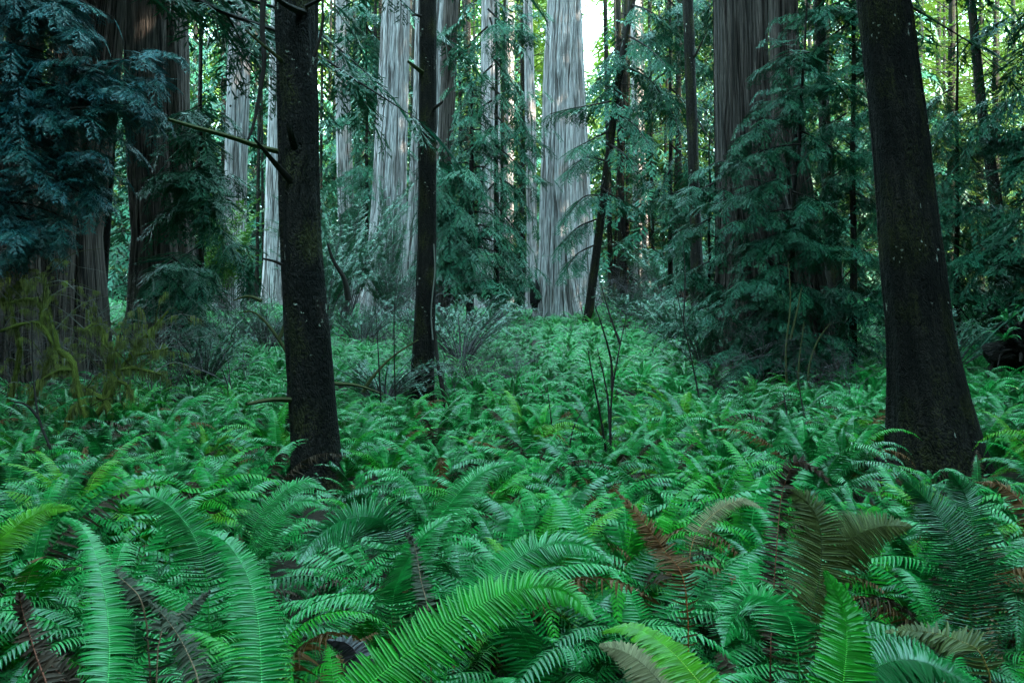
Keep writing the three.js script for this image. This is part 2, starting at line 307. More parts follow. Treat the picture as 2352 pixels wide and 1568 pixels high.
class Sprays {                                                  // collects copies of sprays and becomes one part of a plant
  constructor(kind) { this.kind = kind; this.m = [[], []]; this.c = [[], []]; }
  add(p, dir, up, s, rng, tint = 1) {
    const x = dir.clone().normalize(), z = V().crossVectors(x, up).normalize(), y = V().crossVectors(z, x), j = rng.i(2), k = tint * rng.r(0.7, 1.25);
    this.m[j].push(new THREE.Matrix4().makeBasis(x.multiplyScalar(s), y.multiplyScalar(s), z.multiplyScalar(s * rng.r(0.8, 1.1))).setPosition(p));
    this.c[j].push(rgb(k * rng.r(0.85, 1.15), k, k * rng.r(0.8, 1.2)));
  }
  along(c, size, gap, rng, o = {}) {                            // c: points of a limb
    let total = 0; for (let k = 1; k < c.length; k++) total += c[k].distanceTo(c[k - 1]);
    let run = 0;
    for (let k = 1; k < c.length; k++) {
      const seg = c[k].distanceTo(c[k - 1]), T = V().subVectors(c[k], c[k - 1]).normalize(), side = V().crossVectors(T, V(0, 1, 0)).normalize();
      for (let u = rng() * gap; u < seg; u += gap) {
        const t = (run + u) / total; if (t < (o.from ?? 0.2) || rng() < 0.12) continue;
        const p = V().lerpVectors(c[k - 1], c[k], u / seg);
        if (o.reject && o.reject(p)) continue;
        for (const s of [-1, 1]) {
          const d = T.clone().multiplyScalar(Math.cos(0.9)).addScaledVector(side, s * 0.8 * rng.r(0.6, 1.2)); d.y += rng.r(-0.35, 0.1) - (o.hang ?? 0);
          this.add(p, d, V(rng.s() * 0.35, 1, rng.s() * 0.35), size * rng.r(0.55, 1.1) * (1.15 - 0.45 * t), rng, o.tint);
        }
      }
      run += seg;
    }
    if (!(o.reject && o.reject(c[c.length - 1]))) this.add(c[c.length - 1], V().subVectors(c[c.length - 1], c[c.length - 2]).add(V(0, -0.1, 0)), V(0, 1, 0), size * 0.8, rng, o.tint);
  }
  get n() { return this.m[0].length + this.m[1].length; }
  build(name, mat, parent) {
    for (const j of [0, 1]) if (this.m[j].length) {
      const im = new THREE.InstancedMesh(SP[this.kind][j], mat, this.m[j].length), off = parent.position, q = new THREE.Matrix4().makeTranslation(-off.x, -off.y, -off.z);
      this.m[j].forEach((m, k) => { im.setMatrixAt(k, m.clone().premultiply(q)); im.setColorAt(k, this.c[j][k]); });
      im.name = name; im.userData.kind = 'stuff'; im.castShadow = im.receiveShadow = true; parent.add(im);
    }
  }
}

// ------------------------------------------------------------------ trees
// rows: [px, py, width in px] from top to bottom, at distance d; the trunk goes on down to the ground and up to `top` metres
function tree(o) {
  const rows = o.rows.map(([x, y, w]) => ({ p: at(x, y, o.d), r: w / 2 / F * o.d })).reverse(), low = rows[0], next = rows[1] ?? { p: low.p.clone().add(V(0, 5, 0)), r: low.r };
  const gy = ground(low.p.x, low.p.z), dn = (low.p.y - gy + 0.3), sl = (a, b, k) => (b.p[k] - a.p[k]) / Math.max(0.5, b.p.y - a.p.y);
  if (dn > 0) rows.unshift({ p: V(low.p.x - sl(low, next, 'x') * dn, gy - 0.3, low.p.z), r: low.r + (o.spread ?? 0.02) * dn });
  const last = rows[rows.length - 1], prev = rows[rows.length - 2], top = o.top ?? 45;
  if (top > last.p.y) for (let k = 1; k <= 4; k++) { const h = (top - last.p.y) * k / 4; rows.push({ p: V(last.p.x + sl(prev, last, 'x') * h * (o.keep ?? 0.6), last.p.y + h, last.p.z), r: Math.max(0.03, last.r * (1 - 0.85 * k / 4 * (o.fine ?? 1))) }); }
  const base = V(rows[0].p.x, rows[0].p.y, rows[0].p.z), g = thing(o.name, o.label, 'tree', base, o.group);
  const curve = (y) => { let k = 0; while (k < rows.length - 2 && y > rows[k + 1].p.y) k++; const a = rows[k], b = rows[k + 1], t = clamp((y - a.p.y) / (b.p.y - a.p.y)); return { p: V().lerpVectors(a.p, b.p, t), r: mix(a.r, b.r, t) }; };
  const seg = o.seg ?? 48, n = o.n ?? 40, y0 = rows[0].p.y, y1 = rows[rows.length - 1].p.y, seen = Math.min(y1, EYE + PH / 2 / F * o.d + 2), R = low.r, freq = Math.max(5, Math.round((o.freq ?? 4.5) * 2 * Math.PI * R)), tw = o.tw ?? 1.5, uN = Math.max(1, Math.round(2 * Math.PI * R / tw)), mb = new MB(), sd = o.seed ?? Math.round(o.rows[0][0]), deep = o.deep ?? 0.12;
  let prevRing = null;
  for (let k = 0; k <= n + 6; k++) {
    const y = k <= n ? mix(y0, seen, Math.pow(k / n, 1.25)) : mix(seen, y1, (k - n) / 6), c = curve(y), h = y - y0, ring = [];
    for (let s = 0; s <= seg; s++) {
      const a = s / seg * Math.PI * 2, fl = 1 + (o.flare ?? 0.35) * Math.exp(-h / (o.flareH ?? 1.3)) * (0.6 + 0.8 * vn(s / seg * (o.lobes ?? 7), 5 + sd, o.lobes ?? 7));
      const rg = fbm(s / seg * freq, h * 0.14 + sd, 3, freq), w = vn(s / seg * 5, h * 0.25 + sd * 3, 5) - 0.5;
      const r = c.r * fl * (1 + (o.lumps ?? 0.03) * (fbm(s / seg * 4, h * 1.1 + sd, 3, 4) - 0.5) * 2 + deep * ((smooth(0.3, 0.5, rg) - 0.8) + 0.5 * w));
      ring.push(mb.v(V(c.p.x + Math.cos(a) * r - base.x, y - base.y, c.p.z + Math.sin(a) * r - base.z), s / seg * uN, h / (o.th ?? 6)));
    }
    if (prevRing) for (let s = 0; s < seg; s++) mb.q(prevRing[s], ring[s], ring[s + 1], prevRing[s + 1]);
    prevRing = ring;
  }
  part('trunk', mb.geo(), o.mat, g);
  return { g, curve, y0, y1, d: o.d };
}
function limb(t, pts, r0, r1, mat, name = 'branch', n = 14) {    // a branch through photo points [px, py, distance]
  const c = spline(pts.map((q) => at(...q)), n), mb = new MB();
  mb.tube(c.map((p) => p.clone().sub(t.g.position)), c.map((_, k) => mix(r0, r1, k / n)), 6, null, 1);
  part(name, mb.geo(), mat, t.g);
  return c;
}
// crown of limbs with sprays between two heights (metres)
function crown(t, o) {
  const rng = rngOf(o.seed), sp = new Sprays(o.kind ?? 'mid'), mb = new MB();
  for (let k = 0; k < o.n; k++) {
    const u = (k + rng()) / o.n, y = mix(o.y0, o.y1, u), c0 = t.curve(y), a = o.az ? o.az[0] + (o.az[1] - o.az[0]) * rng() : k * 2.4 + rng.s(), L = o.len * rng.r(0.6, 1.1) * (o.taper ? 1 - 0.75 * Math.pow(u, 1.3) : 1), c = [];
    for (let j = 0; j <= 6; j++) { const x = j / 6; c.push(V(c0.p.x + Math.cos(a + x * 0.15 * rng.s()) * (c0.r * 0.8 + L * x), y + L * ((o.rise ?? 0.1) * x - (o.droop ?? 0.45) * x * x) + rng.s() * 0.03 * L, c0.p.z + Math.sin(a) * (c0.r * 0.8 + L * x))); }
    if (o.reject && o.reject(c[3])) continue;
    mb.tube(c.map((p) => p.clone().sub(t.g.position)), c.map((_, j) => (o.limbR ?? 0.04) * (1.1 - j / 6)), 4);
    sp.along(c, o.size, o.gap, rng, { from: o.from ?? 0.15, tint: o.tint, reject: o.reject, hang: o.hang });
  }
  if (mb.p.length) part('limbs', mb.geo(), o.limbMat ?? M.twigDark, t.g, 'stuff');
  sp.build('foliage', o.mat, t.g);
  return sp.n;
}
// ------------------------------------------------------------------ ground
{
  const mb = new MB(), xs = [], zs = [];
  for (let k = -60; k <= 60; k++) xs.push(Math.sign(k) * (Math.abs(k) * 0.35 + Math.pow(Math.abs(k) / 60, 4) * 600));
  for (let k = -40; k <= 110; k++) zs.push(k < 0 ? -(k / 40) * (k / 40) * -300 * -1 : -(k * 0.3 + Math.pow(k / 110, 4) * 700));
  for (let k = 0; k < zs.length; k++) if (k < 40) zs[k] = Math.pow((40 - k) / 40, 3) * 300;
  const id = zs.map((z) => xs.map((x) => mb.v(V(x, ground(x, z), z), x / 2.2, z / 2.2)));
  for (let j = 0; j < zs.length - 1; j++) for (let k = 0; k < xs.length - 1; k++) mb.q(id[j][k], id[j][k + 1], id[j + 1][k + 1], id[j + 1][k]);
  const m = part('forest_floor', mb.geo(), M.ground, scene); m.userData.kind = 'structure';
}
// where the white sky shows between the crowns
const GAPS = [[1358, 35, 52, 105], [1358, 125, 34, 52], [1090, 60, 9, 30], [745, 150, 12, 50], [760, 175, 10, 22], [905, 130, 8, 40], [1090, 130, 8, 26], [480, 60, 10, 16], [585, 40, 8, 14], [1225, 20, 8, 40], [1400, 130, 10, 14], [2200, 30, 8, 12]];
const inGap = (p) => { if (p.z > -30) return false; const x = pixX(p), y = pixY(p), k = 0.75 + 0.5 * hash2(Math.round(x / 7), Math.round(y / 7)); return GAPS.some(([a, b, w, h]) => ((x - a) / w) ** 2 + ((y - b) / h) ** 2 < k); };

// ------------------------------------------------------------------ the trees one can tell apart, from left to right
const T = {};
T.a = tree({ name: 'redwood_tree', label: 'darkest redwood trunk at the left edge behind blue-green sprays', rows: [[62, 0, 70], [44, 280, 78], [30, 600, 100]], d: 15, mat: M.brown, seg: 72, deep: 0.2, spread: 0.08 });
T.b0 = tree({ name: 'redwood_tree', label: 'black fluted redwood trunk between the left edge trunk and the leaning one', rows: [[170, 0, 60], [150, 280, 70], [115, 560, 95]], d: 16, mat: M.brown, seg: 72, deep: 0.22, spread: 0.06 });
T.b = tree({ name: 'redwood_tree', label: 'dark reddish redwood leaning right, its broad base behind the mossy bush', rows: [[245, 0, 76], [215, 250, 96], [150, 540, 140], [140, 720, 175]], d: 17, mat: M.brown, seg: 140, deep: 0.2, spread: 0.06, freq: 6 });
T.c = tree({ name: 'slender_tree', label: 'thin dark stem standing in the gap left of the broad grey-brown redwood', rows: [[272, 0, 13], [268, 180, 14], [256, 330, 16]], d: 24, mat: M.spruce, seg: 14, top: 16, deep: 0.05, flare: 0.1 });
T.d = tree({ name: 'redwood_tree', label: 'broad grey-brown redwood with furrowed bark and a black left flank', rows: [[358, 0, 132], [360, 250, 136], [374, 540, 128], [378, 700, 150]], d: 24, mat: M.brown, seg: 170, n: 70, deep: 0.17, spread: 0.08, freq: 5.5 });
T.e = tree({ name: 'slender_tree', label: 'thin straight stem in the leaves between two left redwoods', rows: [[462, 0, 9], [458, 280, 10]], d: 42, mat: M.spruce, seg: 10, top: 30, deep: 0.03, flare: 0.1 });
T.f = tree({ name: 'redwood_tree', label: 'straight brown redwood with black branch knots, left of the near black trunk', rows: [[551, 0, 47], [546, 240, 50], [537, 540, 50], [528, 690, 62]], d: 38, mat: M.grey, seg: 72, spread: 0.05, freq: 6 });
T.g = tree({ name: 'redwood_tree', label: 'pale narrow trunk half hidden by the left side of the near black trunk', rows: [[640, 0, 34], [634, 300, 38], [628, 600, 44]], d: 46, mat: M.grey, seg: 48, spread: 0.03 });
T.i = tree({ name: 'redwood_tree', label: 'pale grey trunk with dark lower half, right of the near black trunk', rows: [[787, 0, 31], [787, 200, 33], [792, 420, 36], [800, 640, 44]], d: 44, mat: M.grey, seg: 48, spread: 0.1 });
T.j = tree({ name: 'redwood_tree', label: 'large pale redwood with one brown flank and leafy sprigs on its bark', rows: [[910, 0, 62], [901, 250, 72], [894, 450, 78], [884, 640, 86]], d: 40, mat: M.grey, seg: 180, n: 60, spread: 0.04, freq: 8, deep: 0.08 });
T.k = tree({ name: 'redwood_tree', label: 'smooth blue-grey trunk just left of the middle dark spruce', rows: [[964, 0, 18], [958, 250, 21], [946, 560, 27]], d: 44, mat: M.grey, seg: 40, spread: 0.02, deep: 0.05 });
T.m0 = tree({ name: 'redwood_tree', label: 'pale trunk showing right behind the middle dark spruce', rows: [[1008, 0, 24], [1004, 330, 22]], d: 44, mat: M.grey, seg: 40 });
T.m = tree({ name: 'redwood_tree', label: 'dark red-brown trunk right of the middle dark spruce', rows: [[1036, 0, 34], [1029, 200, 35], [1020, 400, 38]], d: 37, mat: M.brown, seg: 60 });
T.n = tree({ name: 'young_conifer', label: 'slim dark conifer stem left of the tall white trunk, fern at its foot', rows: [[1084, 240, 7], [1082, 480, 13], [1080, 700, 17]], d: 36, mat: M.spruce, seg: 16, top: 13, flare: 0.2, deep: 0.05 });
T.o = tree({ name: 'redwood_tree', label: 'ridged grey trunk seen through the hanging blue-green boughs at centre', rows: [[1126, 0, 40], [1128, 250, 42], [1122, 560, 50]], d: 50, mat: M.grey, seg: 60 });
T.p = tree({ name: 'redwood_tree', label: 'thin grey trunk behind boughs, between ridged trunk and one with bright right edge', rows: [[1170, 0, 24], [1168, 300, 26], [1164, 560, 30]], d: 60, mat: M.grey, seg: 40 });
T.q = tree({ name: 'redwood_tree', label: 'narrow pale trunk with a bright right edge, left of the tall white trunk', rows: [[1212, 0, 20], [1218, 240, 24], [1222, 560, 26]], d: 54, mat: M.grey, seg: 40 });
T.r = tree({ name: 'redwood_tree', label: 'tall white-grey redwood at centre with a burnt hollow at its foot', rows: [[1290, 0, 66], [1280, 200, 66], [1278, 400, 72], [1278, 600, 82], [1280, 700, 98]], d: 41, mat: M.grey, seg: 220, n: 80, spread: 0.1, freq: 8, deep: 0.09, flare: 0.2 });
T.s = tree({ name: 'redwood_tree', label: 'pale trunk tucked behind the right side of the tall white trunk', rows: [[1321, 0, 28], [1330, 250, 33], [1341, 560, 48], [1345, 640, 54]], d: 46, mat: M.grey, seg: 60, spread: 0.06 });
T.t = tree({ name: 'leaning_spruce', label: 'slender dark spruce leaning right, with drooping needled boughs', rows: [[1453, 0, 14], [1433, 110, 15], [1412, 250, 17], [1376, 536, 19], [1352, 720, 20]], d: 36, mat: M.spruce, seg: 24, top: 22, keep: 1, flare: 0.15, deep: 0.08 });
T.u = tree({ name: 'redwood_tree', label: 'pale trunk behind the leaning spruce, half veiled by green sprays', rows: [[1462, 60, 26], [1466, 300, 29], [1474, 600, 36]], d: 58, mat: M.grey, seg: 40 });
T.w = tree({ name: 'spruce_tree', label: 'dark straight trunk left of the big right redwood, with upturned side branch', rows: [[1580, 0, 25], [1588, 240, 25], [1598, 540, 26]], d: 34, mat: M.spruce, seg: 30, flare: 0.1, deep: 0.07 });
T.x = tree({ name: 'redwood_tree', label: 'big right redwood streaked grey, hemlock sprays covering its lower half', rows: [[1700, 0, 120], [1704, 200, 122], [1712, 360, 130], [1750, 620, 190], [1765, 800, 240]], d: 19, mat: M.brown, seg: 220, n: 80, deep: 0.15, freq: 6.5, spread: 0.1 });
T.x2 = tree({ name: 'redwood_tree', label: 'black trunk close against the shaded right side of the big right redwood', rows: [[1800, 0, 62], [1806, 220, 66], [1830, 500, 90]], d: 20.5, mat: M.brown, seg: 80, deep: 0.2, spread: 0.03 });
T.y = tree({ name: 'spruce_tree', label: 'dark slim trunk in the boughs between right redwood and near right trunk', rows: [[1882, 0, 22], [1890, 200, 24], [1912, 560, 34]], d: 24, mat: M.spruce, seg: 30, deep: 0.07, flare: 0.1 });
T.aa = tree({ name: 'spruce_tree', label: 'slender leaning trunk right of the near right trunk, low leaves at its foot', rows: [[2232, 0, 18], [2256, 250, 22], [2292, 480, 27], [2306, 620, 29]], d: 27, mat: M.spruce, seg: 24, deep: 0.05, flare: 0.1, keep: 1 });
// the three near spruces
T.h = tree({ name: 'spruce_tree', label: 'near black mossy trunk standing left of centre, broken branches on its left side', rows: [[675, 0, 88], [684, 250, 90], [688, 540, 92], [708, 800, 98], [730, 1100, 106]], d: 8, lumps: 0.06, mat: M.spruce, seg: 96, n: 90, tw: 1.2, th: 2.4, top: 24, deep: 0.12, freq: 7, flare: 0.4, flareH: 0.35, lobes: 5, spread: 0.02, keep: 1 });
T.h2 = tree({ name: 'spruce_tree', label: 'dark stem with mossy edge showing just behind the near black trunk', rows: [[716, 0, 30], [714, 140, 30], [704, 400, 30]], d: 10.5, mat: M.spruce, seg: 40, tw: 1.2, th: 2.4, top: 20, deep: 0.08, flare: 0.1 });
T.l = tree({ name: 'spruce_tree', label: 'middle dark spruce trunk, straight and slim, beside the large pale redwood', rows: [[984, 0, 40], [983, 300, 42], [981, 560, 44], [976, 760, 50], [970, 900, 56]], d: 16, mat: M.spruce, seg: 64, n: 70, tw: 1.2, th: 2.4, top: 30, deep: 0.08, freq: 8, flare: 0.2, flareH: 0.5 });
T.z = tree({ name: 'spruce_tree', label: 'thick near right trunk leaning left, dark bark flecked with white lichen', rows: [[2028, 0, 112], [2066, 300, 120], [2088, 540, 128], [2112, 760, 140], [2142, 1000, 178]], d: 9, lumps: 0.05, mat: M.spruce, seg: 120, n: 100, tw: 1.2, th: 2.4, top: 24, deep: 0.1, freq: 6, flare: 0.5, flareH: 0.5, lobes: 6, spread: 0.06, keep: 1 });

// bare branches of the near trunks
limb(T.h, [[655, 352, 8], [600, 338, 7.8], [520, 312, 7.5], [440, 290, 7.2], [386, 274, 7.0]], 0.028, 0.016, M.twigMoss);
limb(T.h, [[566, 328, 7.7], [580, 292, 7.75], [592, 235, 7.8], [606, 150, 7.8], [602, 60, 7.8], [606, -30, 7.8]], 0.011, 0.03, M.twigDark);
limb(T.h, [[672, 420, 7.85], [640, 385, 7.7], [610, 350, 7.5], [583, 318, 7.3]], 0.04, 0.012, M.twigDark);
limb(T.h, [[660, 150, 7.9], [630, 125, 7.8], [600, 100, 7.7], [563, 68, 7.6]], 0.022, 0.01, M.twigMoss);
limb(T.h, [[720, 130, 7.9], [735, 85, 7.9], [742, 30, 7.9], [741, 24, 7.9]], 0.018, 0.007, M.twigDark);
limb(T.h, [[675, 338, 7.62], [668, 310, 7.45], [661, 283, 7.4]], 0.035, 0.024, M.spruce);
limb(T.h, [[700, 30, 7.9], [655, 10, 7.6], [610, -25, 7.4]], 0.035, 0.02, M.twigDark);
limb(T.h, [[690, 20, 7.9], [740, -5, 7.8], [780, -40, 7.7]], 0.02, 0.015, M.twigDark);
limb(T.h, [[668, 918, 7.9], [620, 918, 7.6], [566, 928, 7.3]], 0.03, 0.016, M.twigMoss);
limb(T.h, [[655, 612, 7.95], [630, 600, 7.85], [604, 594, 7.8]], 0.016, 0.01, M.twigDark);
limb(T.l, [[972, 168, 15.9], [955, 155, 15.7], [937, 141, 15.5]], 0.05, 0.025, M.twigMoss);
limb(T.l, [[996, 250, 15.9], [1006, 242, 15.7], [1016, 234, 15.6]], 0.04, 0.02, M.twigDark);
limb(T.l, [[968, 38, 15.9], [955, 34, 15.8], [946, 35, 15.7]], 0.03, 0.015, M.twigDark);
limb(T.w, [[1590, 140, 34], [1606, 110, 33.6], [1624, 70, 33.2]], 0.06, 0.03, M.twigDark);
limb(T.w, [[1600, 270, 34], [1618, 300, 33.6], [1640, 330, 33.2]], 0.05, 0.02, M.twigDark);
{ // liana up the middle spruce and a propped dead stick
  const g = thing('hanging_vine', 'thin pale vine curving up the right side of the middle dark spruce', 'vine', at(992, 870, 15.6)), c = spline([[994, 780, 15.66], [990, 720, 15.68], [996, 650, 15.66], [999, 620, 15.7], [996, 560, 15.72]].map((q) => at(...q).sub(g.position)), 16), mb = new MB();
  mb.tube(c, c.map(() => 0.014), 5); part('stem', mb.geo(), M.twigPale, g);
  const b = thing('dead_branch', 'dead stick propped against the foot of the middle dark spruce', 'branch', at(1028, 930, 15.4)), e = spline([[1026, 935, 15.4], [1014, 880, 15.5], [1004, 820, 15.7], [999, 760, 15.8]].map((q) => at(...q).sub(b.position)), 12), m2 = new MB();
  m2.tube(e, e.map((_, k) => 0.05 - k * 0.002), 6); part('stem', m2.geo(), M.twigDark, b);
}
// knots on the brown redwood, burnt hollow on the white one
for (const [x, y, s] of [[550, 96, 8], [546, 36, 4], [552, 140, 5], [538, 250, 4], [530, 420, 5], [540, 470, 4]]) {
  const p = at(x, y, T.f.d), c = T.f.curve(p.y), g = new THREE.SphereGeometry(1, 10, 8), q = V(p.x - c.p.x, 0, Math.sqrt(Math.max(0.01, c.r * c.r - (p.x - c.p.x) ** 2))).add(c.p).sub(T.f.g.position), r = s / F * T.f.d;
  g.scale(r, r * 0.8, r * 0.5); g.translate(q.x, q.y, q.z); part('knot', g, M.twigDark, T.f.g);
}
{
  const p = at(1228, 678, T.r.d), c = T.r.curve(p.y), g = new THREE.SphereGeometry(1, 14, 10), P = g.attributes.position;
  for (let k = 0; k < P.count; k++) { const s = 1 + 0.5 * (vn(P.getX(k) * 3 + 9, P.getY(k) * 3 + 9) - 0.5); P.setXYZ(k, P.getX(k) * 0.3 * s, P.getY(k) * 0.75 * s, P.getZ(k) * 0.3); }
  g.computeVertexNormals(); g.translate(p.x - T.r.g.position.x, p.y - T.r.g.position.y, c.p.z + c.r * 0.62 - T.r.g.position.z); part('burnt_hollow', g, std({ color: rgb(0.012, 0.011, 0.011), roughness: 1 }), T.r.g);
}

// ------------------------------------------------------------------ crowns and boughs
// high crowns of the large redwoods, above the picture
for (const [k, y0, n, len] of [['a', 8.2, 70, 8], ['b0', 8.6, 60, 7.5], ['b', 9, 70, 7.5], ['d', 12.4, 56, 6.5], ['f', 21, 30, 4.5], ['g', 24, 26, 4], ['i', 24, 26, 4], ['j', 23, 30, 4.5], ['k', 24, 20, 3.5], ['m', 22, 24, 4], ['o', 24, 26, 4], ['q', 27, 22, 4], ['r', 23, 30, 4.5], ['s', 26, 24, 4], ['u', 28, 22, 4], ['w', 18, 26, 4], ['x', 10.2, 64, 7], ['x2', 10.8, 56, 7], ['y', 12.4, 46, 6], ['aa', 15, 26, 4]])
  crown(T[k], { az: { x: [-1.7, 1.3], x2: [-1.7, 1.3], d: [1.7, 4.5] }[k], seed: 700 + n + y0, kind: len > 5.5 ? 'mid' : 'far', mat: M.needle, y0, y1: 44, n, len, size: len > 5.5 ? 1.4 : 2.0, gap: len > 5.5 ? 0.6 : 0.9, taper: 1, droop: 0.5, limbR: 0.07, reject: inGap });
for (const k of ['h', 'l', 'z', 'h2']) crown(T[k], { seed: 800 + k.length, kind: 'mid', mat: M.needle, y0: k === 'z' ? 7 : 16, y1: 24, n: k === 'z' ? 40 : 16, len: k === 'z' ? 4 : 2.6, size: 1.4, gap: 0.6, taper: 1, droop: 0.4, limbR: 0.04 });

// foliage the picture shows on trees already standing
crown(T.n, { seed: 31, mat: M.needle, y0: 5, y1: 12.8, n: 40, len: 2.6, size: 1.0, gap: 0.4, taper: 1, droop: 0.6 });
{ // drooping boughs of the leaning spruce, photo points
  const sp = new Sprays('mid'), rng = rngOf(77);
  for (const pts of [[[1432, 120], [1400, 160], [1362, 195]], [[1424, 180], [1385, 215], [1345, 250]], [[1440, 90], [1415, 110], [1395, 140]], [[1415, 230], [1365, 240], [1300, 252], [1262, 262]], [[1440, 80], [1490, 110], [1530, 150]], [[1430, 150], [1490, 180], [1540, 250], [1560, 300]], [[1412, 260], [1450, 280], [1490, 330]],
    [[1400, 330], [1440, 360], [1470, 400]], [[1395, 370], [1350, 360], [1310, 390]], [[1385, 450], [1345, 450], [1300, 500]], [[1380, 500], [1330, 520], [1290, 560]], [[1450, 10], [1500, 30], [1560, 80]], [[1372, 560], [1330, 580], [1300, 620]], [[1380, 430], [1410, 450], [1450, 470]], [[1450, -10], [1540, -10], [1600, 40]], [[1400, 300], [1360, 320], [1320, 340]]]) {
    const c = limb(T.t, pts.map(([x, y], k) => [x, y, 36 - k * 0.5 + rng.s() * 1.2 * k]), 0.05, 0.015, M.twigDark, 'branch', 10);
    sp.along(c, 1.15, 0.22, rng, { from: 0.1, hang: 0.25 });
  }
  sp.build('foliage', M.needle, T.t.g);
}
// near conifer reaching in from the left with sprays coloured blue for skylight
function boughTree(name, label, basePx, mat, bark, list, o) {
  const p = at(...basePx); p.y = ground(p.x, p.z) - 0.2;
  const g = thing(name, label, 'tree', p, o.group), rng = rngOf(o.seed), sp = new Sprays(o.kind ?? 'fine'), top = o.top ?? 12, mb = new MB(), n = 10, tp = [];
  for (let k = 0; k <= n; k++) tp.push(V((o.lean ?? 0) * k / n + rng.s() * 0.03, top * k / n, rng.s() * 0.03));
  mb.tube(tp, tp.map((_, k) => mix(o.r ?? 0.12, 0.015, k / n)), 10); part('trunk', mb.geo(), bark, g);
  const t = { g };
  for (const pts of list) {
    const c = spline(pts.map((q) => at(...q)), 12), m2 = new MB(), d = pts[0][2];
    m2.tube(c.map((q) => q.clone().sub(p)), c.map((_, k) => mix(o.limb ?? 0.022, 0.006, k / 12)), 5); part('branch', m2.geo(), M.twigDark, g);
    sp.along(c, o.size, o.gap, rng, { reject: inGap, from: o.from ?? 0.1, tint: o.tint, hang: o.hang ?? 0.1 });
    for (let j = 0; j < (o.sub ?? 3); j++) {                     // side limbs
      const i = 3 + rng.i(8), s = c[i], e = s.clone().add(V(rng.s() * o.spread, -rng() * o.spread * 0.45, rng.s() * o.spread)), cc = spline([s, s.clone().lerp(e, 0.5).add(V(0, 0.08, 0)), e], 6);
      sp.along(cc, o.size, o.gap, rng, { reject: inGap, from: 0, tint: o.tint, hang: o.hang ?? 0.1 });
    }
  }
  sp.build('foliage', mat, g);
  return g;
}
